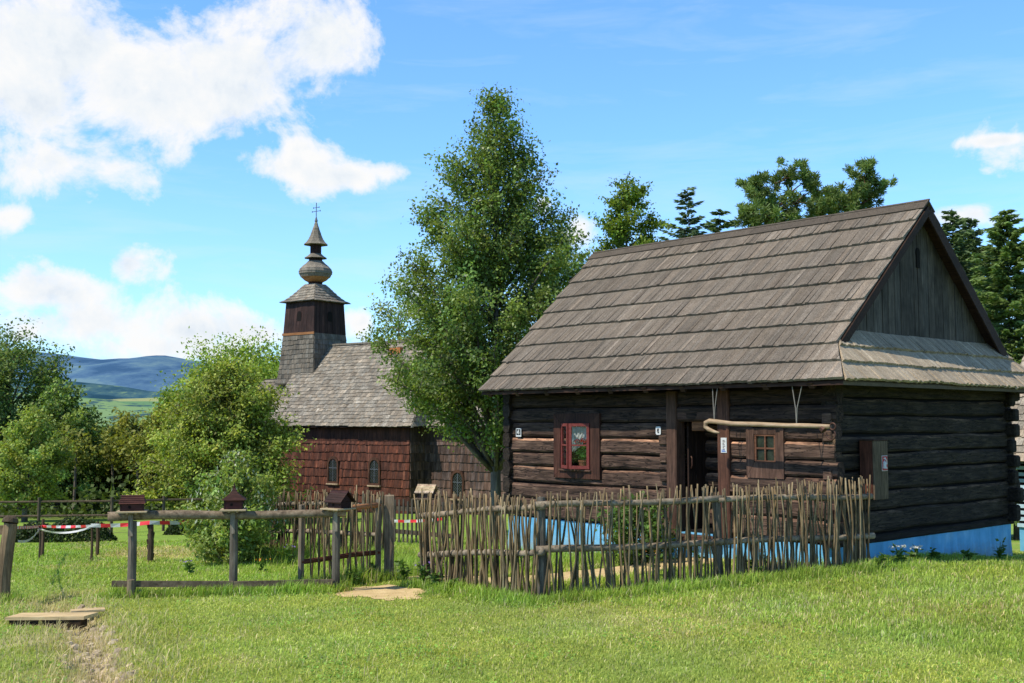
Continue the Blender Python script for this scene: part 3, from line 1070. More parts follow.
    for (y0, sg) in ((EAVE_Y, 1), (BY, -1)):
        e = .05
        P = [(XL + .25, y0 + sg * .04, EAVE_Z - .01), (XC - .03, y0 + sg * .04, EAVE_Z - .01), (XR - .02, y0 + sg * s_top * cs, EAVE_Z + s_top * sn - .02), (XR - .02, RID_Y, RID_Z - .03), (XL + .02, RID_Y, RID_Z - .03)]
        Q = [(p[0], p[1], p[2] - e) for p in P]
        n = len(P)
        mb.add(P + Q, [tuple(range(n)), tuple(range(n, 2 * n))[::-1]] + [(i, (i + 1) % n, n + (i + 1) % n, n + i) for i in range(n)], (.45, .42, .4))
    # rafters' feet under the eave
    for i in range(10):
        x = -6.9 + i * .76
        mb.bar((x, -.50, EAVE_Z - .06), (x, .3, EAVE_Z - .06 + .8 * TAN), .09, .1, (.5, .5, .5))
    mb.build('sheathing', M['brown_x'], roof)
    mb = MB()
    for sg in (1, -1):
        x = XL - .02
        while x < XR + .02:
            w = random.uniform(1.6, 2.6)
            x1 = min(x + w, XR + .03)
            z0 = RID_Z + (.055 if sg > 0 else .035)
            y = lambda t: RID_Y + sg * .0 - sg * t
            P = [(x, RID_Y + sg * .03, z0), (x1 - .006, RID_Y + sg * .03, z0), (x1 - .006, RID_Y - sg * .17, z0 - .2 * TAN * .96), (x, RID_Y - sg * .17, z0 - .2 * TAN * .96)]
            up = Vector((0, -sg * sn, cs)) * .025
            mb.hexa([Vector(p) for p in P] + [Vector(p) + up for p in P], tint(.5, .62))
            x = x1
    mb.build('ridge_board', M['roof'], roof)
    # skirt over the foot of the right gable
    sk_run, sk_rise = XC - GX, SKR
    sl = math.hypot(sk_run, sk_rise)
    cs2, sn2 = sk_run / sl, sk_rise / sl
    hip_run = XC - XR
    def lim2(s):
        x = XC - s * cs2
        yy = EAVE_Y + (XC - x) * (SKR / sk_run) / TAN + .02
        return (yy, 2 * RID_Y - yy)
    mb = MB()
    sr = [0, sl * .33, sl * .66, sl]
    shingles(mb, (XC, 0, EAVE_Z), (0, 1, 0), (-cs2, 0, sn2), (sn2, 0, cs2), sr, .07, lim2, .036, .86, 1.12, .010, light=.07, hue=.03)
    P = [(XC - .04, EAVE_Y + .04, EAVE_Z - .01), (XC - .04, 2 * RID_Y - EAVE_Y - .04, EAVE_Z - .01), (GX - .05, 2 * RID_Y - .55, EAVE_Z + sk_rise), (GX - .05, .55, EAVE_Z + sk_rise)]
    Q = [(p[0], p[1], p[2] - .05) for p in P]
    mb.add(P + Q, [(0, 1, 2, 3), (7, 6, 5, 4)] + [(i, (i + 1) % 4, 4 + (i + 1) % 4, 4 + i) for i in range(4)], (.3, .28, .26))
    mb.build('skirt_roof', M['skirt'], root)
    # gable boarding, set back under the verge
    mb = MB()
    y, zb = .30, EAVE_Z + sk_rise - .10
    yend = 2 * RID_Y - .30
    _a, _b, _c, _d = RID_Y - .065, RID_Y + .065, 4.50, 4.82
    while y < yend:
        w = random.uniform(.17, .27)
        y1 = min(y + w, yend)
        t = lambda q: max(zb, RID_Z - .10 - abs(q - RID_Y) * TAN)
        c = tint(.5, 1.25)
        def piece(a, b, za, zc_, zd):
            o = random.uniform(-.012, .008); G = GX + o; e = .013
            mb.hexa([(G, a, za), (G, b - e, za), (G - .03, b - e, za), (G - .03, a, za), (G, a, zc_), (G, b - e, zd), (G - .03, b - e, zd), (G - .03, a, zc_)], c)
        if y < RID_Y < y1:
            piece(y, RID_Y, zb, t(y), t(RID_Y)); piece(RID_Y, y1, zb, t(RID_Y), t(y1))
        else:
            piece(y, y1, zb, t(y), t(y1))
        y = y1
    gb = mb.build('gable', M['gable'], root)
    mb = MB()
    cyc = [(RID_Y - .05, 4.46), (RID_Y + .05, 4.46), (RID_Y + .05, 4.64)] + [(RID_Y + .06 * math.cos(R(a)), 4.70 + .085 * math.sin(R(a))) for a in range(-30, 211, 20)] + [(RID_Y - .05, 4.64)]
    mb.prism(cyc, 0, GX + .013, GX - .06)
    mb.build('vent_hole', M['dark_gap'], gb)
    # verge boards
    mb = MB()
    for sg in (1, -1):
        a = Vector((XR + .012, RID_Y, RID_Z - .03)); b = Vector((XR + .012, RID_Y - sg * (RID_Y - EAVE_Y - s_top * cs + .05), EAVE_Z + s_top * sn - .06))
        b = a + (b - a) * .965
        hh = .12 if sg > 0 else .18
        mb.bar(a - Vector((0, 0, hh * .62)), b - Vector((0, 0, hh * .62)), .03, hh, tint(.4))
        pass
    mb.build('verge_board', M['brown_x'], roof)
    return root


log_house()


# ------------------------------------------------------------------ things on and about the house
def carrying_pole():
    r = empty('carrying_pole', hw(-.8, -.5, 1.94), HA)
    tag(r, 'pale bent wooden pole with a hooked end slung on cords under the eave', 'wooden pole')
    mb = MB()
    X0 = -1.10
    pts = [(-.84, 0, -.10), (-.93, 0, -.085), (-1.04, 0, -.05), (-1.10, 0, -.01), (-1.09, 0, .05), (-1.02, 0, .075), (-.9, 0, .065), (-.6, 0, .035), (-.2, 0, .028), (.3, 0, .012), (.7, 0, .01), (.95, 0, .0), (1.03, 0, -.002)]
    mb.tube(pts, [.014, .024, .032, .034, .036, .037, .035, .034, .036, .033, .033, .032, .031], 10, (1, 1, 1), .05)
    mb.build('pole', M['pole'], r, smooth=True)
    mb = MB()
    def ring(cx, cz, rr, th, a0=0, a1=360, pl='z'):
        P = [(cx + rr * math.cos(R(a)), 0 if pl == 'z' else 0, cz + rr * math.sin(R(a))) for a in range(a0, a1 + 1, 24)]
        mb.tube(P, th, 6)
    ring(1.07, 0, .045, .012)
    ring(1.04, -.11, .07, .011, -200, 40)
    mb.tube([(.90, 0, -.02), (.94, 0, -.055)], .05, 8)
    mb.build('iron_ring', M['iron'], r)
    for x, sp in ((-.93, .05), (.50, .09)):
        for s in (-1, 1):
            mb = MB()
            mb.tube([(x, .0, .06 if x < 0 else .03), (x + s * .012, .0, .25), (x + s * sp, .03, .52 + .095)], .007, 5)
            mb.build('rope', M['rope'], r)


carrying_pole()



# number plate: white border round a black field with a white 4
r = empty('number_plate', hw(-6.61, -.035, 1.80), HA); r.scale = (.72, 1, .72)
tag(r, 'small square white plate with figure 4 by the left corner of the log wall', 'sign')
mb = MB(); mb.box(-.10, .10, 0, .008, -.10, .115, (1, 1, 1), .002); mb.build('plate', M['white'], r)
mb = MB(); mb.box(-.078, .078, -.003, -.0005, -.055, .095); mb.build('field', M['black'], r)
mb = MB()
for a, b in (((.018, -.035), (.018, .075)), ((.018, .075), (-.042, .0)), ((-.042, -.002), (.045, -.002))):
    mb.bar((a[0], -.0055, a[1]), (b[0], -.0055, b[1]), .026, .004, up=(0, 1, 0))
mb.build('numeral', M['white'], r)

r = empty('door_plate', hw(-3.22, -.045, 1.86), HA); r.scale = (.56, 1, .56)
tag(r, 'small rounded white plate with dark mark on the wall beside the doorway', 'sign')
mb = MB()
poly = []
for cx, cz, a0 in ((.045, .07, 0), (-.045, .07, 90), (-.045, -.07, 180), (.045, -.07, 270)):
    poly += [(cx + .05 * math.cos(R(a0 + k * 22.5)), cz + .05 * math.sin(R(a0 + k * 22.5))) for k in range(5)]
mb.prism(poly, 1, 0, .008); mb.build('plate', M['white'], r)
mb = MB()
ringp = [(.036 * math.cos(R(a)) * .8, -.004, .055 * math.sin(R(a))) for a in range(40, 330, 24)]
mb.tube(ringp, .009, 5, (1, 1, 1)); mb.tube([(.028, -.004, .035), (.0, -.004, .0), (.03, -.004, -.04)], .008, 5)
mb.build('mark', M['black'], r)

r = empty('notice_plate', hw(-1.905, -.055, 1.645), HA)
tag(r, 'tall narrow white notice with lines of print on the brown door post', 'sign')
mb = MB(); mb.box(-.055, .055, 0, .008, -.115, .115, (1, 1, 1), .002); mb.build('plate', M['white'], r)
mb = MB()
for i in range(7):
    z = .075 - i * .022
    mb.box(-.02, .02 + .012 * math.sin(i * 2.1), -.002, -.0005, z - .005, z + .005)
mb.build('print', M['iron'], r)
mb = MB(); mb.box(-.04, .035, -.002, -.0005, -.10, -.085); mb.box(-.04, .02, -.002, -.0005, -.078, -.068)
mb.build('band', mat_plain('print_blue', (.1, .2, .5), .5), r)

# tall box for the fire extinguisher, fixed to the shaded end wall
BM_ = HM @ Matrix.Translation((.02, .86, 1.30))
r = empty('extinguisher_box', hw(.03, .56, .90), HA)
tag(r, 'tall weathered plank box with small red fire sign on the shaded end wall', 'box')
mb = MB()
mb.box(.0, .20, .0, .03, .02, .83, (1.2, .75, .6), .005)
mb.box(.0, .20, .35, .38, .02, .83, (.8, .8, .8), .005)
mb.box(.0, .235, -.015, .395, .832, .855, (.8, .8, .8), .006)
mb.box(.0, .20, .032, .348, .0, .03, (.7, .7, .7))
mb.build('case', M['brown_v'], r)
mb = MB()
for i in range(2):
    y0 = .003 + i * .189
    mb.box(.203, .228, y0, y0 + .185, .0, .828, (.72, .60, .48), .004)
d = mb.build('lid', M['grey_v'], r)
mb = MB(); mb.box(.230, .235, .20, .355, .40, .62, (1, 1, 1), .002); sg = mb.build('sign_board', M['white'], d)
mb = MB(); mb.box(.2355, .238, .208, .347, .408, .612); mb.build('sign_field', M['sign_red'], d)
mb = MB()
mb.tube([(.240, 0.253, 0.438), (.240, 0.253, 0.518), (.240, 0.264, 0.542)], [.03, .03, .012], 8)
mb.tube([(.240, 0.264, 0.550), (.240, 0.292, 0.574), (.240, 0.320, 0.542), (.240, 0.323, 0.494)], .008, 6)
mb.bar((.240, 0.243, 0.578), (.240, 0.292, 0.586), .004, .016, up=(0, 0, 1))
mb.tube([(.240, 0.299, 0.434), (.240, 0.316, 0.454), (.240, 0.330, 0.434)], .009, 5)
mb.build('pictogram', M['white'], d)


def leaf_quads(C, L, W, A, Nn, fold=.0):
    """rhombic leaves. C centres, L/W sizes (n,), A axes, Nn normals -> V (4n,3), F (n,4)"""
    A = A / (np.linalg.norm(A, axis=1, keepdims=True) + 1e-9)
    B = np.cross(Nn, A); B /= (np.linalg.norm(B, axis=1, keepdims=True) + 1e-9)
    N2 = np.cross(A, B)
    L = L[:, None]; W = W[:, None]
    V = np.stack([C - A * L * .5, C - A * L * .05 + B * W * .5 + N2 * W * fold, C + A * L * .5, C - A * L * .05 - B * W * .5 + N2 * W * fold], 1).reshape(-1, 3)
    F = np.arange(len(C) * 4).reshape(-1, 4)
    return V, F


def rnd_dir(n, rng):
    v = rng.normal(size=(n, 3)); return v / (np.linalg.norm(v, axis=1, keepdims=True) + 1e-9)


M['leaf_pot'] = mat_leaf('potted_leaves', (.13, .30, .05), .3, .5, .3, 8)
# potted geranium in the red window
pc = hw(-4.96, -.015, 1.19)
r = empty('potted_geranium', pc, HA)
tag(r, 'red geranium in a clay pot on the sill of the open red window', 'potted plant')
mb = MB(); mb.lathe([(.055, 0), (.075, .12), (.085, .12), (.085, .15), (.07, .15), (.065, .13)], 16); mb.build('pot', M['terracotta'], r)
rng = np.random.default_rng(3)
n = 190
D_ = rnd_dir(n, rng); C = D_ * rng.uniform(.3, 1, (n, 1)) * np.array((.15, .07, .13)) + np.array((0, 0, .27))
V, F = leaf_quads(C, np.full(n, .055), np.full(n, .055), rnd_dir(n, rng), rnd_dir(n, rng) + np.array((0, -.5, .8)))
np_mesh('leaves', V, F, np.repeat(rng.uniform(.7, 1.3, (n, 1)) * np.ones((1, 3)), 4, 0), M['leaf_pot'], r)
n = 90
C = np.concatenate([rnd_dir(n // 3, rng) * np.array((.05, .03, .035)) + np.array((cx, -.02, cz)) for cx, cz in ((-.12, .475), (.09, .475), (.02, .49))])
V, F = leaf_quads(C, np.full(len(C), .03), np.full(len(C), .03), rnd_dir(len(C), rng), rnd_dir(len(C), rng))
np_mesh('blossom', V, F, np.ones((len(V), 3)), M['petal_red'], r)

# ------------------------------------------------------------------ fences
def stick_mesh(h, r, bend, seed, tone=1.0):
    rd = random.Random(seed)
    mb = MB()
    n = 8
    P, Q = [], []
    a1, a2 = rd.uniform(-1, 1) * bend, rd.uniform(-1, 1) * bend
    p1, p2 = rd.uniform(0, 6), rd.uniform(0, 6)
    for i in range(n + 1):
        t = i / n
        P.append((a1 * math.sin(p1 + t * 5.5) - a1 * math.sin(p1) + rd.uniform(-.003, .003), a2 * math.sin(p2 + t * 3.3) - a2 * math.sin(p2), t * h))
        Q.append(r * (1.15 - .45 * t) * rd.uniform(.9, 1.1))
    k = rd.uniform(.45, 1.15) * tone; wv = rd.uniform(-.08, .08)
    mb.tube(P, Q, 6, (k * (1 + wv), k, k * (1 - wv)), .08)
    return mb


def wattle_fence(A, B, n, label, group, dens=None, posts=(), rail_h=((.43, .50), (.96, 1.05)), top=1.24, rail_r=.043, lean=.03, double=.35, seed=1, hvar=.026, pscale=1.0, tone=1.0):
    """sticks set upright and woven in front of and behind two poles, with posts at given fractions"""
    A, B = Vector((A[0], A[1], 0)), Vector((B[0], B[1], 0))
    d = B - A; L = d.length; u = d / L
    nrm = Vector((u.y, -u.x, 0))          # towards the viewer side
    ang = math.atan2(u.y, u.x)
    rd = random.Random(seed)
    base = Vector((A.x, A.y, g1(A.x, A.y)))
    root = empty('wattle_fence', base, ang)
    tag(root, label, 'fence', group)
    gl = lambda t: g1(A.x + d.x * t, A.y + d.y * t) - base.z
    for hz_ in rail_h:
        mb = MB()
        m = max(4, int(L / .3)); P = []
        for i in range(m + 1):
            t = i / m
            P.append((L * t + (-.06 if i == 0 else .06 if i == m else 0), .012 * math.sin(t * 9 + hz_[0] * 5), gl(t) + hz_[0] + (hz_[1] - hz_[0]) * t + .014 * math.sin(t * 7 + hz_[0] * 11)))
        mb.tube(P, [rail_r * rd.uniform(.88, 1.08) for _ in P], 8, tint(.95, 1.2), .05)
        mb.build('rail', M['grey_x'], root, smooth=True)
    for t, hh, rr in posts:
        mb = MB()
        yb = .055
        mb.tube([(L * t, yb, gl(t) - .25), (L * t + .004, yb, gl(t) + hh * .5), (L * t - .008, yb, gl(t) + hh)], [rr * 1.05, rr, rr * .95], 10, tint(.7, .95), .05)
        mb.build('post', M['grey_v'], root)
    for i in range(n):
        s = (i + .5) / n
        t = dens(s) if dens else s
        t += rd.uniform(-.3, .3) / n
        h = top + rd.gauss(0, hvar)
        mb = stick_mesh(h, rd.uniform(.0105, .0175) * pscale, .05, seed * 1000 + i, tone)
        o = mb.build('stick', M['stick'], root, smooth=True)
        side = -1 if (i % 2 == 0 or rd.random() < .08) else 1
        o.location = (L * t, side * (rail_r + .012), gl(t) - .04 + rd.uniform(-.02, .05))
        o.rotation_euler = (rd.gauss(0, .02) + side * -.0, rd.gauss(0, lean), rd.uniform(0, 6.28))
    return root


FC = (.34, 13.40)
wattle_fence((-1.23, 15.2), FC, 90, 'short wing of stick fence from the garden gateway to the corner post', 'stick fences round the cottage yard', posts=((.03, .95, .035), (.985, 1.24, .055)), seed=11, lean=.05, rail_h=((.43, .60), (.96, 1.15)), top=1.28)
FM = (2.72, 14.39)
wattle_fence(FC, FM, 68, 'looser woven stick fence panel right of the corner post, before the doorway', 'stick fences round the cottage yard', posts=((.985, 1.06, .06),), seed=23, lean=.045, rail_h=((.61, .53), (1.15, 1.08)), top=1.29)
wattle_fence(FM, (4.93, 15.32), 98, 'densely set stick fence panel ending at the shaded cottage end wall', 'stick fences round the cottage yard', posts=((.95, 1.05, .05),), seed=29, lean=.035, rail_h=((.53, .45), (1.08, .99)), top=1.25)
wattle_fence((-5.15, 21.0), (-2.15, 19.6), 95, 'dense dark stick fence behind the open gate leaf, below the church', 'stick fences round the cottage yard', posts=((.01, 1.2, .06),), seed=35, top=1.2, lean=.03, rail_h=((.45, .45), (.95, .95)), pscale=1.25, tone=.72)

# gate: post and the leaf swung open
gp = Vector((-1.79, 16.2, g1(-1.79, 16.2)))
r = empty('gate_post', gp, R(6))
tag(r, 'thick square grey post on which the stick gate hangs', 'post')
mb = MB()
mb.box(-.072, .072, -.072, .072, -.3, 1.22, (1.35, 1.2, 1.0), .012)
mb.build('post', M['grey_v'], r)
mb = MB()
mb.box(-.078, -.075, -.05, .05, .24, .32); mb.box(-.078, -.075, -.05, .05, 1.0, 1.07)
mb.build('hinge', M['iron'], r)
a = Vector((-1.91, 16.1, 0)); b = Vector((-2.84, 14.85, 0))
u = (b - a).normalized(); L = (b - a).length
r = empty('wattle_gate', (a.x, a.y, g1(a.x, a.y)), math.atan2(u.y, u.x))
tag(r, 'stick gate leaf with brown poles standing open beside the square post', 'gate')
dz = g1(b.x, b.y) - g1(a.x, a.y)
mb = MB(); mb.box(.0, .075, -.03, .03, .06, 1.16, (1.0, 1.0, .95), .008); mb.build('stile', M['grey_v'], r)
mb = MB(); mb.box(L - .07, L, -.03, .03, .02 + dz, 1.12 + dz, (1.1, 1.0, .9), .008); mb.build('stile', M['grey_v'], r)
for z0, z1, rr in ((.40, .36, .035), (1.08, .98, .037)):
    mb = MB()
    P = [(.02, 0, z0), (L * .35, .01, z0 + (z1 + dz - z0) * .35 + .015), (L * .7, -.01, z0 + (z1 + dz - z0) * .7), (L - .02, 0, z1 + dz)]
    mb.tube(P, [rr, rr * 1.05, rr * .95, rr], 8, (1.15, .75, .55), .05)
    mb.build('rail', M['pole'] if z0 > 1 else M['brown_x'], r, smooth=True)
mb = MB(); mb.bar((.08, 0, .10), (L - .08, 0, .08 + dz), .03, .09, (.8, .7, .6)); mb.build('rail', M['grey_x'], r)
rd = random.Random(5)
for i in range(22):
    x = .10 + (L - .2) * (i + .5) / 22 + rd.uniform(-.02, .02)
    h = 1.18 + rd.gauss(0, .08)
    o = stick_mesh(h, rd.uniform(.010, .016), .02, 7000 + i).build('stick', M['stick'], r, smooth=True)
    o.location = (x, (-1 if i % 2 else 1) * .048, .03 + dz * x / L)
    o.rotation_euler = (0, rd.gauss(0, .045), rd.uniform(0, 6))

# pole rail with the little houses on top
P1, P2, P3 = Vector((-4.755, 13.9, 0)), Vector((-3.585, 14.3, 0)), Vector((-2.30, 14.5, 0))
r = empty('rail_fence', (P1.x, P1.y, g1(P1.x, P1.y)))
tag(r, 'grey pole barrier on three posts beside the gate opening', 'rail fence')
O = r.location
rz = [at(131, 518, P1.y).z, at(235, 516, P2.y).z, at(338, 514, P3.y).z]
posts = [P1, P2, P3]
for p, z, k in zip(posts, rz, (.9, .75, .7)):
    mb = MB(); g = g1(p.x, p.y)
    mb.tube([(p.x - O.x, p.y - O.y + .02, g - O.z - .25), (p.x - O.x + .005, p.y - O.y + .02, g - O.z + .5), (p.x - O.x, p.y - O.y + .02, z - O.z - .04)], [.055, .052, .05], 10, tint(k), .04)
    mb.build('post', M['grey_v'], r)
    mb = MB()
    mb.box(p.x - O.x - .03, p.x - O.x + .03, p.y - O.y - .062, p.y - O.y - .045, z - O.z - .22, z - O.z + .09, (1.2, 1.2, 1.2))
    mb.build('bracket_plate', M['grey_v'], r)
A_, B_ = at(107, 517, 13.83), at(346, 514, 14.52)
mb = MB()
P = [A_ + (B_ - A_) * t + Vector((0, .02 - .0 + (.10 if 0 else 0), .012 * math.sin(t * 8))) for t in [i / 10 for i in range(11)]]
for i, p in enumerate(P):                                     # bend the pole over the middle post
    t = i / 10
    p.y += .12 * math.sin(t * math.pi)
mb.tube([p - O for p in P], [.058, .06, .056, .057, .055, .056, .053, .054, .052, .052, .05], 10, (.95, .9, .85), .04)
mb.build('rail', M['grey_x'], r, smooth=True)
mb = MB()
a, b = P1 + Vector((-.22, -.05, g1(P1.x, P1.y) + .17)), P2 + Vector((.02, -.05, g1(P2.x, P2.y) + .14))
c = P3 + Vector((-.02, -.05, g1(P3.x, P3.y) + .13))
mb.bar(a - O, b - O, .03, .075, (.72, .66, .6)); mb.bar(b - O + Vector((.01, -.004, .0)), c - O, .028, .07, (.65, .6, .55))
mb.build('low_rail', M['grey_x'], r)
mb = MB(); g = g1(P1.x, P1.y)
mb.tube([(.02, -.055, g - O.z - .1), (.02, -.055, g - O.z + .22)], [.05, .045], 8, (1.35, 1.2, 1.0)); mb.build('stump', M['grey_v'], r)


def little_house(p, z, rz_, kind, label):
    r = empty('birdhouse', (p.x, p.y, z), rz_)
    tag(r, label, 'birdhouse', 'little wooden houses on posts')
    r.scale = (.86, .86, .84)
    w, d = {0: (.31, .22), 1: (.26, .24), 2: (.27, .22), 3: (.26, .22)}[kind]
    mb = MB()
    mb.box(-w / 2 - .06, w / 2 + .06, -d / 2 - .12, d / 2 + .04, .0, .022, (1, 1, 1) if kind < 3 else (.55, .5, .45), .003)
    mb.build('shelf', M['pale_x'] if kind < 3 else M['grey_x'], r)
    for s in (-1, 1):
        mb = MB(); mb.bar((s * .06, -d / 2 - .08, -.012), (s * .06, d / 2, -.012), .03, .02, (.9, .8, .7)); mb.build('bracket', M['pale_x'] if kind < 3 else M['grey_x'], r)
    hw_ = {0: .105, 1: .135, 2: .10, 3: .11}[kind]
    mb = MB()
    mb.box(-w / 2, w / 2, -d / 2, d / 2, .024, .024 + hw_, {0: (.8, .65, .6), 1: (1.15, .8, .8), 2: (.55, .5, .5), 3: (.9, 1, 1)}[kind], .003)
    # corner strips and a small entrance
    for sx in (-1, 1):
        mb.box(sx * w / 2 - .01, sx * w / 2 + .01, -d / 2 - .006, -d / 2 + .012, .024, .022 + hw_, (.5, .45, .45))
    body = mb.build('body', M['maroon'] if kind < 3 else M['brown_x'], r)
    mb = MB()
    n = 10
    mb.prism([(-.10 * w + .022 * math.cos(2 * math.pi * i / n), .024 + hw_ * .5 + .022 * math.sin(2 * math.pi * i / n)) for i in range(n)], 1, -d / 2 - .005, -d / 2 - .001)
    mb.build('entrance', M['dark_gap'], body)
    z0 = .026 + hw_
    mb = MB()
    if kind == 0:      # long hipped roof with a flat ridge
        W, D, H = w / 2 + .03, d / 2 + .04, .10
        P = [(-W, -D, z0), (W, -D, z0), (W, D, z0), (-W, D, z0), (-W + .03, -.03, z0 + H), (W - .03, -.03, z0 + H), (W - .03, .03, z0 + H), (-W + .03, .03, z0 + H)]
        mb.hexa(P, (1.25, 1.0, .95))
        mb.box(-W + .02, W - .02, -.035, .035, z0 + H + .002, z0 + H + .018, (1.7, 1.15, 1.05))
        for k in (1, 2, 3):
            t = k / 4
            yy = -D + (D - .03) * t
            mb.box(-W + .03 * t - .002, W - .03 * t + .002, yy - .012, yy + .004, z0 + H * t - .012, z0 + H * t + .004, (1.2, .9, .9))
    elif kind == 1:    # pyramid with a finial
        W = w / 2 + .05
        mb.lathe([(W * 1.41, z0), (W * 1.0, z0 + .04), (W * .55, z0 + .09), (W * .30, z0 + .13), (.0201, z0 + .19)], 4, rot=0, col=(.75, .65, .6))
        mb.lathe([(.02, z0 + .19), (.026, z0 + .20), (.012, z0 + .215), (.003, z0 + .27)], 6, col=(.6, .5, .5))
    else:              # pitched roof
        W, D, H = w / 2 + .05, d / 2 + .05, (.15 if kind == 2 else .12)
        cc = (.6, .55, .52) if kind == 2 else (2.1, 2.0, 1.9)
        for s in (-1, 1):
            nb = 5
            for k in range(nb):
                t0, t1 = k / nb, (k + 1) / nb
                q = lambda t: (s * D * (1 - t), z0 - .02 + (H + .02) * t)
                (ya, za), (yb, zb) = q(t0), q(t1 + .05)
                mb.hexa([(-W, ya, za), (W, ya, za), (W, yb, zb), (-W, yb, zb), (-W, ya, za + .016), (W, ya, za + .016), (W, yb, zb + .010), (-W, yb, zb + .010)], tuple(random.uniform(.85, 1.1) * q_ for q_ in cc))
        mb.build('roof', M['grey_x'] if kind == 3 else M['maroon'], r)
        mb = MB()
        mb.prism([(-d / 2, z0), (d / 2, z0), (0, z0 + H - .02)], 0, -w / 2 + .004, w / 2 - .004, (.6, .55, .55))
        mb.build('gable', M['maroon'] if kind == 2 else M['grey_x'], r)
        return r
    mb.build('roof', M['maroon'], r)
    return r


little_house(P1, rz[0] + .075, R(14), 0, 'maroon wooden birdhouse with long flat-topped roof on the barrier end nearest the plank crossing')
little_house(P2, rz[1] + .075, R(10), 1, 'red wooden birdhouse with pointed pyramid roof on the middle barrier post')
little_house(P3 + Vector((.05, 0, 0)), rz[2] + .062, R(-38), 2, 'dark brown wooden birdhouse with pitched roof on the barrier end by the gate')
q = Vector((-1.32, 17.2, 0)); zq = at(422, 499, 17.2).z
little_house(q, zq, R(-18), 3, 'pale weathered birdhouse with light grey roof standing behind the stick fence')
r = empty('birdhouse_post', (q.x, q.y, g1(q.x, q.y)))
tag(r, 'slim grey post carrying the pale birdhouse behind the stick fence', 'post')
mb = MB(); mb.tube([(0, 0, -.2), (.005, 0, .6), (0, 0, zq - r.location.z - .023)], [.04, .037, .035], 8, (.6, .57, .52), .04); mb.build('post', M['grey_v'], r)

# leaning end post at the left edge
p = Vector((-6.17, 13.6, g1(-6.17, 13.6)))
r = empty('gatepost', p)
tag(r, 'thick round brown post leaning beside the plank crossing', 'post')
mb = MB(); mb.tube([(-.04, 0, -.3), (-.035, 0, .3), (0, 0, .7), (.03, 0, .95)], [.088, .085, .082, .08], 12, (1.25, 1.0, .75), .03); mb.build('post', M['grey_v'], r, smooth=False)
mb = MB(); mb.tube([(.032, -.02, .955), (.034, -.01, 1.0), (.036, 0, 1.03)], [.098, .09, .05], 12, (.4, .36, .32), .05); mb.build('cap', M['grey_x'], r)
mb = MB(); mb.bar((-1.8, .10, .82), (.05, .10, .86), .05, .11, (.8, .7, .6)); mb.build('rail', M['grey_x'], r)

# plank crossing over the ditch
r = empty('plank', at(52, 612, 11.92), R(3)); r.scale = (.86, .9, 1)
tag(r, 'wide pale plank laid flat across the narrow ditch', 'plank', 'planks over the ditch')
r.location.z = g1(-5.6, 11.9) + .055
mb = MB(); mb.hexa([(-.50, -.17, -.032), (.44, -.15, -.036), (.52, .12, -.032), (-.42, .14, -.032), (-.50, -.17, .0), (.44, -.15, .0), (.52, .12, .0), (-.42, .14, .0)], (1.55, 1.45, 1.25)); mb.build('board', M['pale_x'], r)
mb = MB(); mb.box(-.46, .40, -.14, .10, -.14, -.037, (.18, .14, .1)); mb.build('plank_shade', M['grey_x'], r)  # dark block painting the shade in the gap below the plank
r = empty('plank', at(88, 606, 12.3), R(24)); r.scale = (.52, .9, 1)
tag(r, 'narrow pale offcut board beside the wide ditch plank', 'plank', 'planks over the ditch')
r.location.z = g1(-5.3, 12.4) + .075
mb = MB(); mb.box(-.34, .34, -.07, .07, -.03, 0, (1.5, 1.4, 1.2), .004); mb.build('board', M['pale_x'], r)

# red and white barrier tape on stakes
stakes = [(42, 556, 519, .028, 0), (91, 562, 524, .022, 1), (97, 555, 522, .03, 2), (150, 562, 521, .05, 3), (39, 559, 526, .016, 4)]
names = ['thin dark stake holding the barrier tape, second from the leaning post', 'slim dark stake where the striped tape is tied', 'brown stake just behind the tied tape', 'thick bark covered log stake behind the barrier tape', 'very thin short stick under the sagging tape']
tops = []
for (px, pb, pt, rr, k), nm in zip(stakes, names):
    # where the foot meets the sloping ground
    Y = 17.0
    for _ in range(40):
        q = at(px, pb, Y); Y += (q.z - g1(q.x, q.y)) * 6
        Y = min(max(Y, 15), 26)
    q = at(px, pb, Y); h = at(px, pt, Y).z - g1(q.x, q.y)
    r = empty('stake', (q.x, q.y, g1(q.x, q.y)))
    tag(r, nm, 'stake', 'stakes of the barrier tape')
    mb = MB(); mb.tube([(0, 0, -.15), (.01, 0, h * .5), (.0, 0, h)], [rr * 1.1, rr, rr * .9], 8, (.6, .45, .36) if k < 3 else (.5, .4, .33), .08)
    mb.build('post', M['grey_v'], r)
    if k == 3:
        mb = MB()
        for j in range(9):
            z = random.uniform(.05, h - .1); a = random.uniform(0, 6)
            mb.tube([(rr * .8 * math.cos(a), rr * .8 * math.sin(a), z), (rr * 1.15 * math.cos(a), rr * 1.15 * math.sin(a), z + .08)], [.02, .014], 5, (.5, .35, .3))
        mb.build('bark', M['bark'], r)
    tops.append(Vector((q.x, q.y, g1(q.x, q.y) + h)))


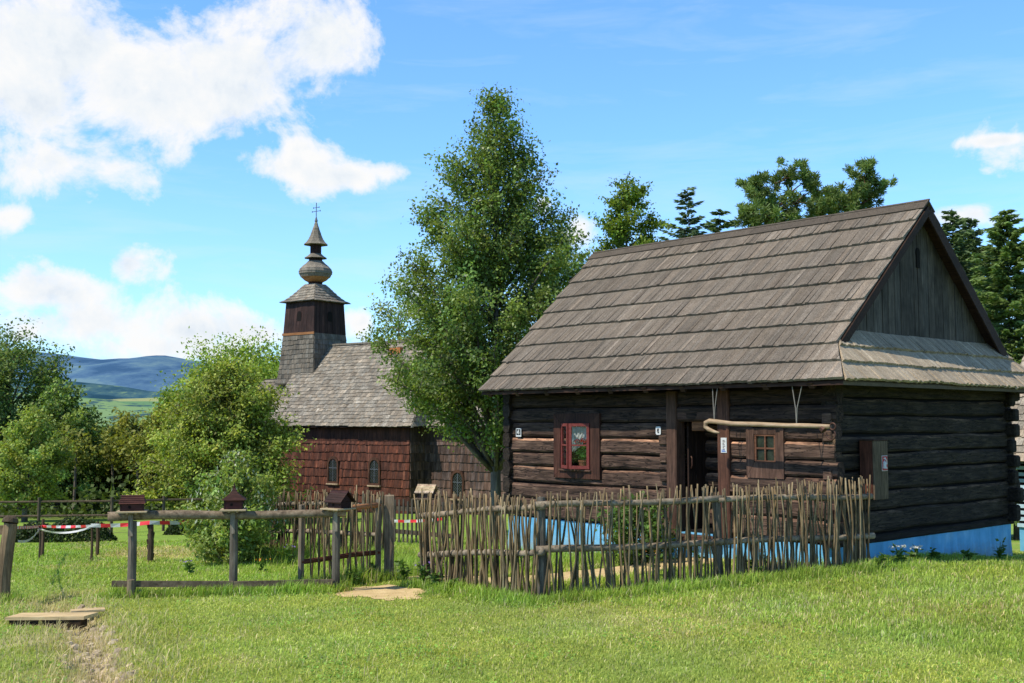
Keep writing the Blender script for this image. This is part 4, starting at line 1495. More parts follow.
def tape(pts, sag, label, stripes, w=.075):
    r = empty('barrier_tape', pts[0])
    tag(r, label, 'barrier tape')
    mb = MB()
    V, n = [], 0
    for si, (a, b) in enumerate(zip(pts[:-1], pts[1:])):
        L = (b - a).length
        m = max(6, int(L / .17))
        for i in range(0 if si == 0 else 1, m + 1):
            t = i / m
            p = a + (b - a) * t - Vector((0, 0, sag * 4 * t * (1 - t))) - pts[0]
            tw = .012 * math.sin(i * .9)
            V += [p + Vector((0, tw, -w / 2)), p + Vector((0, -tw, w / 2))]
    k = len(V) // 2
    mb.add(V, [(2 * i, 2 * i + 2, 2 * i + 3, 2 * i + 1) for i in range(k - 1)])
    o = mb.build('band', M['white'], r)
    if stripes:
        o.data.materials.append(M['tape_red'])
        for i, f in enumerate(o.data.polygons): f.material_index = i % 2


far_end = at(228, 520, 20.0)
t0 = Vector((-6.15, 13.62, p.z + .80))
tape([at(3, 527, 15.0), tops[0] + Vector((0, -.04, -.13)), tops[1] + Vector((0, -.04, -.03))], .012, 'red and white striped tape from the leaning post to the tied stake', True, .045)
tape([tops[1] + Vector((0, -.05, -.02)), tops[3] + Vector((0, -.07, -.02)), far_end], .02, 'red and white striped tape running behind the pole barrier', True, .065)
tape([Vector((-6.10, 13.72, p.z + .72)), tops[4] + Vector((0, -.03, -.05)), tops[1] + Vector((0, -.06, -.05))], .08, 'plain white ribbon sagging below the striped tape', False, .032)
a, b = at(392, 521, 24), at(442, 519, 23)
tape([a, b], .02, 'striped tape along the dark pale fence seen through the gateway', True, .06)

# dark rails far behind
def rail_run(pts, label, hs, post_every, rr, colr):
    r = empty('rail_fence', pts[0])
    tag(r, label, 'rail fence')
    for h in hs:
        mb = MB()
        mb.tube([Vector((q.x, q.y, g1(q.x, q.y) + h)) - r.location for q in pts], rr, 6, colr, .05); mb.build('rail', M['grey_x'], r)
    for q in pts:
        mb = MB(); mb.tube([Vector((q.x, q.y, g1(q.x, q.y) - .2)) - r.location, Vector((q.x, q.y, g1(q.x, q.y) + max(hs) + .1)) - r.location], rr * 1.4, 6, colr); mb.build('post', M['grey_v'], r)
    return r


rail_run([at(x, 540, Y) for x, Y in ((-30, 27), (38, 27.5), (111, 28), (163, 29), (225, 30))], 'thin dark rail fence along the foot of the wood', (.45, .80), 0, .03, (.55, .5, .45))

pf = empty('picket_fence', at(385, 545, 24.5))
tag(pf, 'dark upright picket fence below the church seen through the gateway', 'fence')
pf.location.z = g1(pf.location.x, pf.location.y)
u = (at(455, 545, 23.2) - at(385, 545, 24.5)); u.z = 0; L = u.length; pf.rotation_euler.z = math.atan2(u.y, u.x)
for i in range(16):
    mb = MB(); x = L * (i + .5) / 16
    mb.box(x - .022, x + .022, -.03, -.012, -.05, .95 + random.uniform(-.05, .05), tint(.35, .5)); mb.build('picket', M['grey_v'], pf)
for h in (.22, .72):
    mb = MB(); mb.box(0, L, -.01, .04, h, h + .09, (.4, .37, .33)); mb.build('rail', M['grey_x'], pf)

# ------------------------------------------------------------------ the church
CB = -1.32
CHC = Vector((-3.70, 40.0, CB))
CHA = R(-36)



def arch(x, hw_, z0, zs, n=9):
    return [(x - hw_, z0), (x + hw_, z0)] + [(x + hw_ * math.cos(math.pi * i / n), zs + hw_ * 1.05 * math.sin(math.pi * i / n)) for i in range(n + 1)]


def church():
    root = empty('church', CHC, CHA)
    tag(root, 'red brown shingled wooden church with grey roof and onion topped tower', 'church')
    H = 3.2           # eave height
    NL, NW = 7.4, 5.0
    # ---- nave
    def wall(name, O, U, N, L, h, mat, parent=root, win=()):
        mb = MB()
        O, U, N = Vector(O), Vector(U), Vector(N)
        b = [O - N * .02, O + U * L - N * .02]
        core = [b[0], b[1], b[1] - N * .15, b[0] - N * .15]
        mb.hexa([v + Vector((0, 0, -.5)) for v in core] + [v + Vector((0, 0, h)) for v in core], (.5, .5, .5))
        rows = [i * .31 - .3 for i in range(int((h + .3) / .31) + 2)]
        rows = [r_ for r_ in rows if r_ < h - .62] + [h - .62]
        sk = lambda u_, s_: any(abs(u_ - w0) < hw2 and z0 < s_ < z1 for (w0, hw2, z0, z1) in win)
        shingles(mb, O, U, (0, 0, 1), N, rows, .10, lambda s: (0, L), .028, .55, 1.3, .012, skip=sk, light=.12, hue=.12)
        # upright boarding under the eave
        n = int(L / .2)
        for i in range(n):
            a, c = O + U * (L * i / n + .004), O + U * (L * (i + 1) / n - .004)
            mb.hexa([a + Vector((0, 0, h - .60)), c + Vector((0, 0, h - .60)), c + N * .025 + Vector((0, 0, h - .60)), a + N * .025 + Vector((0, 0, h - .60)), a + Vector((0, 0, h)), c + Vector((0, 0, h)), c + N * .025 + Vector((0, 0, h)), a + N * .025 + Vector((0, 0, h))], tint(.5, .8))
        return mb.build(name, mat, parent)
    wins = [(-3.83, .98), (-1.69, .98)]
    wall('front_wall', (-NL, 0, 0), (1, 0, 0), (0, -1, 0), NL, H, M['ch_wall'], win=[(NL + x, .30, z, z + 1.0) for x, z in wins])
    wall('end_wall', (0, 0, 0), (0, 1, 0), (1, 0, 0), NW, H, M['ch_wall_grey'])
    wall('rear_wall', (0, NW, 0), (-1, 0, 0), (0, 1, 0), NL, H, M['ch_wall'])
    wall('west_wall', (-NL, NW, 0), (0, -1, 0), (-1, 0, 0), NW, H, M['ch_wall'])
    # roof
    ov, RZ = .38, 6.52
    run = NW / 2 + ov
    rise = RZ - H + .05
    sl = math.hypot(run, rise); cs, sn = run / sl, rise / sl
    e0 = H - .05
    hip = .9
    lim = lambda s: (-NL - .3, ov - hip * (s / sl) * 1.0)
    rows = [sl * i / 24 for i in range(25)]
    mb = MB()
    shingles(mb, (0, -ov, e0), (1, 0, 0), (0, cs, sn), (0, -sn, cs), rows, .14, lim, .022, .72, 1.25, .02, light=.08)
    shingles(mb, (0, NW + ov, e0), (1, 0, 0), (0, -cs, sn), (0, sn, cs), rows[::2], .2, lim, .022, .72, 1.25, .02)
    # hipped right end
    sl3 = math.hypot(ov + 1e-6 + hip - ov, rise)
    c3, s3 = hip / math.hypot(hip, rise), rise / math.hypot(hip, rise)
    slh = math.hypot(hip, rise)
    lim3 = lambda s: (-ov + run * (s / slh), NW + ov - run * (s / slh))
    shingles(mb, (ov, 0, e0), (0, 1, 0), (-c3, 0, s3), (s3, 0, c3), [slh * i / 20 for i in range(21)], .14, lim3, .022, .72, 1.2, .02, light=.06)
    roof = mb.build('roof', M['ch_roof'], root)
    mb = MB()
    zc = e0 - .03
    mb.add([(-NL - .28, -ov + .03, zc), (ov - .03, -ov + .03, zc), (ov - .03, NW + ov - .03, zc), (-NL - .28, NW + ov - .03, zc), (-NL - .28, NW / 2, RZ - .04), (ov - hip - .02, NW / 2, RZ - .04)],
           [(0, 1, 5, 4), (1, 2, 5), (2, 3, 4, 5), (3, 0, 4), (3, 2, 1, 0)], (.5, .5, .5))
    mb.build('sheathing', M['ch_dark'], roof)
    mb = MB()
    mb.box(-NL + .8, ov - hip + .05, NW / 2 - .13, NW / 2 + .13, RZ - .03, RZ + .035, (.8, .8, .8))
    mb.build('ridge_board', M['ch_roof'], roof)
    mb = MB(); mb.box(-2.9, -2.3, NW / 2 - .5, NW / 2 - .3, RZ - .62, RZ - .28, (1, .8, .7)); mb.build('patch_board', M['ch_orange'], roof)

    # ---- windows with a slender arched head and lattice
    def arched(O, U, N, zb, hw_=.27, hh=.68):
        T = Matrix(((U[0], -N[0], 0, O[0]), (U[1], -N[1], 0, O[1]), (0, 0, 1, 0), (0, 0, 0, 1)))
        def put(mb_): mb_.v = [tuple(T @ Vector(v)) for v in mb_.v]; return mb_
        mb = MB()
        # surround built as segments between inner and outer arch
        inn, out = arch(0, hw_ - .05, zb + .05, zb + hh), arch(0, hw_ + .03, zb - .02, zb + hh + .02)
        n = len(inn)
        V = [(p[0], -.07, p[1]) for p in out] + [(p[0], -.07, p[1]) for p in inn] + [(p[0], .02, p[1]) for p in out] + [(p[0], .02, p[1]) for p in inn]
        F = []
        for i in range(n):
            j = (i + 1) % n
            F += [(i, j, n + j, n + i), (2 * n + j, 2 * n + i, 3 * n + i, 3 * n + j), (i, 2 * n + i, 2 * n + j, j), (n + j, 3 * n + j, 3 * n + i, n + i)]
        mb.add(V, F, (.9, .75, .65))
        w = put(mb).build('window', M['brown_v'], root)
        mb = MB(); mb.prism(arch(0, hw_ - .045, zb + .04, zb + hh), 1, -.028, .0); put(mb).build('pane', M['dark_glass'], w)
        mb = MB()
        for k in range(-6, 9):
            for s in (-1, 1):
                x0, z0 = -hw_, zb + .1 * k + (0 if s > 0 else .54)
                pts = [(x0 + (2 * hw_) * t, z0 + s * .54 * t) for t in (0, 1)]
                # clip to the opening
                q = [(a, b) for a, b in [(pts[0][0] + (pts[1][0] - pts[0][0]) * i / 24, pts[0][1] + (pts[1][1] - pts[0][1]) * i / 24) for i in range(25)] if abs(a) < hw_ - .05 and zb + .06 < b < zb + hh + math.sqrt(max(0, (hw_ - .05) ** 2 - a * a))]
                if len(q) > 1: mb.bar((q[0][0], -.034 - .006 * (s > 0), q[0][1]), (q[-1][0], -.034 - .006 * (s > 0), q[-1][1]), .006, .014, (.45, .45, .45), up=(0, 1, 0))
        mb.box(-.014, .014, -.05, -.042, zb + .06, zb + hh + .2, (.5, .5, .5)); mb.box(-hw_ + .05, -.016, -.05, -.042, zb + .55, zb + .58, (.5, .5, .5)); mb.box(.016, hw_ - .05, -.05, -.042, zb + .55, zb + .58, (.5, .5, .5))
        put(mb).build('grille', M['grey_metal'], w)
        mb = MB(); mb.box(-hw_ - .04, hw_ + .04, -.11, .0, zb - .08, zb - .022, (1.5, 1.4, 1.3), .008); put(mb).build('sill', M['grey_x'], w)
    for x, z in wins: arched((x, -.01), (1, 0), (0, -1), z + .03)

    # ---- chancel
    CL, c0, c1 = 4.6, .85, 4.15
    wall('chancel_wall', (.03, c0, 0), (1, 0, 0), (0, -1, 0), CL, H, M['ch_wall_grey'], win=[(1.55, .3, .55, 1.5)])
    wall('chancel_wall', (.03, c1, 0), (-1, 0, 0), (0, 1, 0), .01, H, M['ch_wall_grey'])
    wall('chancel_end', (CL, c0, 0), (0, 1, 0), (1, 0, 0), c1 - c0, H, M['ch_wall_grey'])
    wall('chancel_wall', (CL, c1, 0), (-1, 0, 0), (0, 1, 0), CL - .03, H, M['ch_wall_grey'])
    arched((1.58, c0 - .01), (1, 0), (0, -1), .60)
    mb = MB()
    run2 = (c1 - c0) / 2 + ov; rise2 = 2.35; sl2 = math.hypot(run2, rise2); k2, q2 = run2 / sl2, rise2 / sl2
    limc = lambda s: (-.2, CL + ov - 1.6 * s / sl2)
    shingles(mb, (0, c0 - ov, e0), (1, 0, 0), (0, k2, q2), (0, -q2, k2), [sl2 * i / 16 for i in range(17)], .14, limc, .022, .75, 1.25, .02, light=.08)
    shingles(mb, (0, c1 + ov, e0), (1, 0, 0), (0, -k2, q2), (0, q2, k2), [sl2 * i / 8 for i in range(9)], .2, limc, .022, .75, 1.25, .02)
    slh2 = math.hypot(1.6, rise2)
    shingles(mb, (CL + ov, 0, e0), (0, 1, 0), (-1.6 / slh2, 0, rise2 / slh2), (rise2 / slh2, 0, 1.6 / slh2), [slh2 * i / 14 for i in range(15)], .14, lambda s: (c0 - ov + run2 * s / slh2, c1 + ov - run2 * s / slh2), .022, .75, 1.2, .02)
    mb.add([(-.2, c0 - ov + .03, zc), (CL + ov - .03, c0 - ov + .03, zc), (CL + ov - .03, c1 + ov - .03, zc), (-.2, c1 + ov - .03, zc), (-.2, 2.5, e0 + rise2 - .04), (CL + ov - 1.62, 2.5, e0 + rise2 - .04)],
           [(0, 1, 5, 4), (1, 2, 5), (2, 3, 4, 5), (3, 0, 4), (3, 2, 1, 0)], (.4, .4, .4))
    mb.build('chancel_roof', M['ch_roof'], root)

    # ---- west porch and tower
    TX, TY = -7.58, NW / 2
    PL = 3.0
    wall('porch_wall', (-NL - PL, .7, 0), (1, 0, 0), (0, -1, 0), PL - .02, H - .2, M['ch_wall'])
    wall('porch_wall', (-NL - PL, NW - .7, 0), (0, -1, 0), (-1, 0, 0), NW - 1.4, H - .2, M['ch_wall'])
    wall('porch_wall', (-NL - .02, NW - .7, 0), (-1, 0, 0), (0, 1, 0), PL - .02, H - .2, M['ch_wall'])
    mb = MB()
    pr = NW / 2 - .7 + ov; prs = 2.2; pl = math.hypot(pr, prs); pc_, ps_ = pr / pl, prs / pl
    ze = H - .25
    lp = lambda s: (-NL - PL - .35, -NL - .28)
    shingles(mb, (0, .7 - ov, ze), (1, 0, 0), (0, pc_, ps_), (0, -ps_, pc_), [pl * i / 15 for i in range(16)], .14, lp, .022, .6, .95, .02)
    shingles(mb, (0, NW - .7 + ov, ze), (1, 0, 0), (0, -pc_, ps_), (0, ps_, pc_), [pl * i / 8 for i in range(9)], .2, lp, .022, .6, .95, .02)
    mb.add([(-NL - PL - .33, .7 - ov + .03, ze - .03), (-NL - .25, .7 - ov + .03, ze - .03), (-NL - .25, NW - .7 + ov - .03, ze - .03), (-NL - PL - .33, NW - .7 + ov - .03, ze - .03), (-NL - PL - .33, NW / 2, ze + prs - .04), (-NL - .25, NW / 2, ze + prs - .04)],
           [(0, 1, 5, 4), (2, 3, 4, 5), (3, 0, 4), (1, 2, 5), (3, 2, 1, 0)], (.4, .4, .4))
    mb.build('porch_roof', M['ch_roof'], root)

    Zw = lambda wz: wz - CB          # world height -> local
    # flared shingled foot
    mb = MB()
    zb_, zm_, zt_ = Zw(3.62), Zw(4.5), Zw(5.62)
    prof = lambda z: 1.12 - .20 * min(1, (z - zb_) / (zt_ - zb_)) ** .6
    rows = [zb_ + (zt_ - zb_) * i / 10 for i in range(11)]
    for k in range(4):
        a = math.pi / 2 * k
        U = Vector((math.cos(a), math.sin(a), 0)); N = Vector((math.sin(a), -math.cos(a), 0))
        for i in range(10):
            h0, h1 = prof(rows[i]), prof(rows[i + 1])
            S = N * (h1 - h0) + Vector((0, 0, rows[i + 1] - rows[i])); Ln = S.length; S.normalize()
            nn = U.cross(S).normalized()
            shingles(mb, Vector((TX, TY, rows[i])) + N * h0, U, S, nn if nn.dot(N) > 0 else -nn, [0, Ln], .15, lambda s, h0=h0, h1=h1, Ln=Ln: (-(h0 + (h1 - h0) * min(1, s / Ln)), h0 + (h1 - h0) * min(1, s / Ln)), .022, .45, .75, .015)
    mb.lathe([(prof(z) * 1.414 - .01, z) for z in rows], 4, (TX, TY), 0, (.5, .5, .5))
    mb.lathe([(1.0 * 1.414, CB * 0 + 1.0), (1.0 * 1.414, zb_ - .01)], 4, (TX, TY), 0, (.4, .4, .4))
    mb.box(TX - 1.16, TX + 1.16, TY - 1.16, TY + 1.16, zb_ - .06, zb_ - .01, (.3, .3, .3))
    tower = mb.build('tower', M['ch_roof'], root)
    # belfry of upright planks, narrowing upward
    mb = MB()
    b0, b1, w0, w1 = Zw(5.78), Zw(7.12), .925, .85
    for k in range(4):
        a = math.pi / 2 * k
        U = Vector((math.cos(a), math.sin(a), 0)); N = Vector((math.sin(a), -math.cos(a), 0))
        n = 12
        for i in range(n):
            t0, t1 = -1 + 2 * i / n + .004, -1 + 2 * (i + 1) / n - .004
            q = lambda t, w, z, o: Vector((TX, TY, z)) + U * t * w + N * (w + o)
            o = random.uniform(-.006, .006)
            mb.hexa([q(t0, w0, b0 - .1, -.04), q(t1, w0, b0 - .1, -.04), q(t1, w0, b0 - .1, o), q(t0, w0, b0 - .1, o), q(t0, w1, b1, -.04), q(t1, w1, b1, -.04), q(t1, w1, b1, o), q(t0, w1, b1, o)], tint(.6, 1.25))
    mb.lathe([(w0 * 1.414 - .06, b0 - .12), (w1 * 1.414 - .06, b1)], 4, (TX, TY), 0, (.4, .4, .4))
    mb.build('belfry', M['ch_dark'], tower)
    for k in (0, 1):
        a = math.pi / 2 * k
        T = Matrix.Translation((TX, TY, 0)) @ Matrix.Rotation(a, 4, 'Z')
        mb = MB()
        mb.prism(arch(0, .12, b0 + .42, b0 + .72, 6), 1, -.905, -.86, (1, 1, 1))
        mb.v = [tuple(T @ Vector(v)) for v in mb.v]
        mb.build('sound_hole', M['dark_gap'], tower)
    mb = MB()
    for k in (0,):
        a = math.pi / 2 * k
        T = Matrix.Translation((TX, TY, 0)) @ Matrix.Rotation(a, 4, 'Z')
        m2 = MB(); m2.box(-.95, .95, -.965, -.93, zt_ - .0, zt_ + .10, tint(.7, .8))
        mb.add([tuple(T @ Vector(v)) for v in m2.v], m2.f, m2.c[0])
    mb.build('orange_band', M['ch_orange'], tower)
    # cap, onion and lantern
    mb = MB()
    def shingle_pyr(w_, h_, za, zb2, nrow, flare=0.0):
        zz = [za + (zb2 - za) * i / nrow for i in range(nrow + 1)]
        pr_ = lambda z: w_ + (h_ - w_) * ((z - za) / (zb2 - za)) ** (1 - flare)
        for k in range(4):
            a = math.pi / 2 * k
            U = Vector((math.cos(a), math.sin(a), 0)); N = Vector((math.sin(a), -math.cos(a), 0))
            for i in range(nrow):
                h0, h1 = pr_(zz[i]), pr_(zz[i + 1])
                S = N * (h1 - h0) + Vector((0, 0, zz[i + 1] - zz[i])); Ln = S.length; S.normalize()
                nn = U.cross(S).normalized()
                shingles(mb, Vector((TX, TY, zz[i])) + N * h0, U, S, nn if nn.dot(N) > 0 else -nn, [0, Ln], .13, lambda s, h0=h0, h1=h1, Ln=Ln: (-(h0 + (h1 - h0) * min(1, s / Ln)), h0 + (h1 - h0) * min(1, s / Ln)), .022, .75, 1.2, .015, light=.05)
        mb.lathe([(pr_(z) * 1.414 - .02, z) for z in zz], 4, (TX, TY), 0, (.5, .5, .5))
    shingle_pyr(1.04, .34, Zw(7.02), Zw(7.78), 6, .25)
    tw = mb.build('cap_roof', M['ch_roof'], tower)
    mb = MB()
    def octa(prof_, col, n=8): mb.lathe([(r_, Zw(z)) for r_, z in prof_], n, (TX, TY), 0, col)
    octa([(.34, 7.74), (.30, 7.84), (.33, 7.93)], (.7, .4, .35))
    mb.build('neck', M['ch_dark'], tower)
    mb = MB()
    octa([(.33, 7.93), (.46, 8.0), (.60, 8.13)], (1, 1, 1), 12)
    mb.build('orange_band', M['ch_orange'], tower)
    mb = MB()
    pts = [(.60, 8.13), (.685, 8.27), (.70, 8.36), (.66, 8.48), (.53, 8.62), (.38, 8.74), (.31, 8.82)]
    for i in range(len(pts) - 1):
        (r0, z0), (r1, z1) = pts[i], pts[i + 1]
        octa([(r0 + .018, z0), (r1 + .004, z1 + .01)], tint(.75, 1.1), 12)
    mb.build('onion', M['ch_roof'], tower)
    mb = MB()
    octa([(.31, 8.80), (.29, 8.96)], (.8, .6, .55))
    octa([(.25, 9.10), (.25, 9.56)], (.7, .5, .5))
    mb.build('lantern', M['ch_dark'], tower)
    mb = MB()
    octa([(.50, 8.95), (.36, 9.04), (.25, 9.14)], (.8, .8, .8))
    mb.build('collar_roof', M['ch_roof'], tower)
    mb = MB()
    pts = [(.52, 9.53), (.40, 9.64), (.30, 9.80), (.22, 10.0), (.14, 10.22), (.07, 10.42), (.045, 10.52)]
    for i in range(len(pts) - 1):
        (r0, z0), (r1, z1) = pts[i], pts[i + 1]
        octa([(r0 + .015, z0), (r1 + .003, z1 + .01)], tint(.75, 1.1))
    mb.build('spire', M['ch_roof'], tower)
    mb = MB()
    octa([(.04, 10.5), (.075, 10.56), (.045, 10.66), (.03, 10.72)], (.6, .6, .6))
    c = Vector((TX, TY, 0))
    mb.bar(c + Vector((0, 0, Zw(10.70))), c + Vector((0, 0, Zw(11.35))), .025, .025, (.5, .5, .5), up=(0, 1, 0))
    for z, w in ((11.14, .17), (10.98, .24)):
        for s in (-1, 1):
            mb.bar(c + Vector((s * .014, 0, Zw(z))), c + Vector((s * w, 0, Zw(z))), .022, .022, (.5, .5, .5))
            mb.tube([c + Vector((s * w, 0, Zw(z) - .03)), c + Vector((s * w, 0, Zw(z) + .03))], .018, 5, (.5, .5, .5))
    mb.build('cross', M['grey_metal'], tower)


church()

# ------------------------------------------------------------------ outbuilding showing past the right corner of the house
sx, sy = 10.95, 24.0
r = empty('outbuilding', (sx, sy, g1(sx, sy)), R(-52))
tag(r, 'small blue slatted outbuilding with pale shingle roof behind the shaded house corner', 'outbuilding')
gz0 = r.location.z
ez = at(1018, 461, 24.2).z - gz0
mb = MB()
mb.box(0.0, 4.0, .03, 3.0, -.4, .55, (1, 1, 1)); mb.build('plinth', M['blue_wash'], r)
mb = MB()
nsl = max(6, int((ez - .5) / .13))
for i in range(nsl):
    z = .55 + (ez - .45) * i / nsl
    mb.box(-.02, 4.02, -.02, .025, z, z + (ez - .45) / nsl * .55, (1, 1, 1))
mb.build('slat_wall', mat_plain('pale_blue_slats', (.45, .62, .72), .7), r)
mb = MB(); mb.box(0, 4.0, .03, 3.0, .56, ez + .1, (1, 1, 1)); mb.build('inner_wall', M['dark_gap'], r)
mb = MB()
sl = 3.2
for (y0, sg) in ((-.4, 1), (3.4, -1)):
    cs, sn = .62, .785
    shingles(mb, (0, y0, ez), (1, 0, 0), (0, sg * cs, sn), (0, -sg * sn, cs), [3.07 * i / 14 for i in range(15)], .15, lambda s: (-.5, 4.4), .025, .95, 1.4, .02)
mb.add([(-.48, -.37, ez - .02), (4.38, -.37, ez - .02), (4.38, 3.37, ez - .02), (-.48, 3.37, ez - .02), (-.48, 1.5, ez + 2.36), (4.38, 1.5, ez + 2.36)], [(0, 1, 5, 4), (2, 3, 4, 5), (3, 0, 4), (1, 2, 5), (3, 2, 1, 0)], (.5, .5, .5))
mb.build('roof', M['ch_roof'], r)

# ------------------------------------------------------------------ vegetation
def tubes_np(segs, n=5):
    """segs: list of (points, radii) -> one MB"""
    mb = MB()
    for P, Rr in segs: mb.tube(P, Rr, n, tint(.8, 1.15))
    return mb


def crown_profile(prof, t):
    return np.interp(t, [p[0] for p in prof], [p[1] for p in prof])


def broadleaf(name, label, base, h, prof, n_limb, n_leaf, leaf, mat, seed, up=.9, trunk_r=.12, group=None, cat='tree', clump=.22, crown0=.15, twigs=6, lean=(0, 0), tintlo=.6, tinthi=1.25, sparse=0.0, tree_bark='bark', wfac=.62, asym=(0, 0), inner=.35, trunks=1, droop=.0, tiplight=.0):
    """trunk, limbs and twigs grown first, leaves set along the outer twigs.
    prof: [(height fraction, crown radius m)]"""
    rd = random.Random(seed); rng = np.random.default_rng(seed)
    root = empty(name, base)
    tag(root, label, cat, group)
    segs = []
    axes = []
    for k in range(trunks):
        ox, oy = (0, 0) if trunks == 1 else (rd.uniform(-.15, .15), rd.uniform(-.15, .15))
        P, Rr = [], []
        for i in range(13):
            t = i / 12
            P.append(Vector((ox + lean[0] * t * h + .03 * h * mn.noise(Vector((seed + k * 9, t * 3, 0))) * t, oy + lean[1] * t * h + .03 * h * mn.noise(Vector((seed + k * 9, 5, t * 3))) * t, t * h * .96 - (.2 if i == 0 else 0))))
            Rr.append(max(.012, trunk_r * ((1 - t) ** .85) * (1.35 if i == 0 else 1)))
        segs.append((P, Rr)); axes.append(P)
    def axis_at(z, k=0):
        t = min(max(z / (h * .96), 0), .999) * 12
        i = int(t); f = t - i
        return axes[k][i].lerp(axes[k][min(i + 1, 12)], f), max(.012, trunk_r * (1 - z / h) ** .85)
    tips = []; rbig = max(p[1] for p in prof)
    for i in range(n_limb):
        s = (i + .5) / n_limb
        te = crown0 + (1 - crown0) * (1 - (1 - s) ** 1.0) + rd.uniform(-.03, .03)
        te = min(max(te, crown0 * .8), .985)
        a = i * 2.39996 + rd.uniform(-.5, .5)
        r = float(crown_profile(prof, te)) * rd.uniform(.55, 1.10)
        r *= 1 + asym[0] * math.cos(a) + asym[1] * math.sin(a)
        end = Vector((r * math.cos(a), r * math.sin(a), te * h))
        zs = max(te * h - r * up * rd.uniform(.8, 1.2), crown0 * h * .55)
        k = rd.randrange(trunks)
        st, rr = axis_at(zs, k)
        end += Vector((st.x, st.y, 0)) * .8
        if end.z < st.z and up > 0: end.z = st.z + .1 * r
        mid = st.lerp(end, .5) + Vector((rd.gauss(0, .05 * r), rd.gauss(0, .05 * r), (.10 - droop) * r))
        q = st.lerp(mid, .5) + Vector((0, 0, -.02 * r)); q2 = mid.lerp(end, .5) + Vector((0, 0, .04 * r))
        P = [st, q, mid, q2, end]
        b = min(rr * .45, .016 + .028 * r)
        segs.append((P, [b, b * .8, b * .6, b * .4, b * .15]))
        wl = max(.12, (r / rbig)) ** 1.15
        tips.append((end, (end - mid).normalized(), 1.0 * wl))
        for j in range(twigs):
            t = rd.uniform(inner, .98)
            f = t * 4; ii = min(int(f), 3)
            o = P[ii].lerp(P[ii + 1], f - ii)
            d = Vector((rd.gauss(0, 1), rd.gauss(0, 1), rd.gauss(.35, .7) - droop))
            d = (d.normalized() + (end - st).normalized() * .7).normalized()
            l = rd.uniform(.18, .42) * max(r, .35) * (1.1 - .4 * t)
            e = o + d * l
            segs.append(([o, o + d * l * .5 + Vector((0, 0, .03 * l)), e], [b * .3, b * .2, b * .08]))
            tips.append((e, d, .85 * wl)); tips.append((o + d * l * .55, d, .7 * wl))
    tp, _ = axis_at(h * .95)
    for j in range(3): tips.append((tp + Vector((rd.uniform(-.05, .05) * h * .3, rd.uniform(-.05, .05) * h * .3, h * .0 - j * .03 * h)), Vector((0, 0, 1)), .2))
    # leaves
    if sparse: tips = [t for t in tips if rd.random() > sparse]
    T = np.array([t[0][:] for t in tips]); TD = np.array([t[1][:] for t in tips]); W = np.array([t[2] for t in tips])
    rmean = float(np.mean([p[1] for p in prof]))
    per = rng.multinomial(n_leaf, (lambda w: w / w.sum())(W * rng.uniform(.35, 1.65, len(W))))
    idx = np.repeat(np.arange(len(T)), per)
    n = len(idx)
    sg = clump * rmean
    along = np.clip(rng.normal(-.25, .8, (n, 1)), -1.8, .9) * sg * 1.3
    C = T[idx] + TD[idx] * along + np.clip(rng.normal(0, 1, (n, 3)), -1.7, 1.7) * np.array((sg, sg, sg * .75)) * .55
    zsc = min(1.0, (h - leaf * .4) / np.percentile(C[:, 2], 99.6))
    C[:, 2] *= zsc
    tubes_np([([Vector((p.x, p.y, p.z * zsc)) for p in P_], R_) for P_, R_ in segs], 6).build('trunk', M[tree_bark], root, smooth=True)
    out = C - np.array((0, 0, h * .5)); out[:, 2] *= .3; out /= np.linalg.norm(out, axis=1, keepdims=True) + 1e-6
    N = rng.normal(0, .55, (n, 3)) + out * .45 + np.array((0, 0, .65))
    A = rng.normal(0, .7, (n, 3)) + out * .5 + np.array((0, 0, -.25 - droop))
    Ls = leaf * rng.uniform(.65, 1.3, n)
    V, F = leaf_quads(C, Ls, Ls * wfac * rng.uniform(.8, 1.2, n), A, N, .12)
    ct = rng.uniform(tintlo, tinthi, len(T)); hue = rng.normal(0, .06, len(T))
    k = ct[idx] * rng.uniform(.75, 1.25, n)
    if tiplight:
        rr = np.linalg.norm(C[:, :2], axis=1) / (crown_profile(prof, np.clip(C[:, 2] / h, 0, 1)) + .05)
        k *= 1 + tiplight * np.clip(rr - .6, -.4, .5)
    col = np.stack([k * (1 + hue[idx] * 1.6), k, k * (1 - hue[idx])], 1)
    np_mesh('crown', V, F, np.repeat(np.clip(col, .1, 2.5), 4, 0), mat, root)
    return root


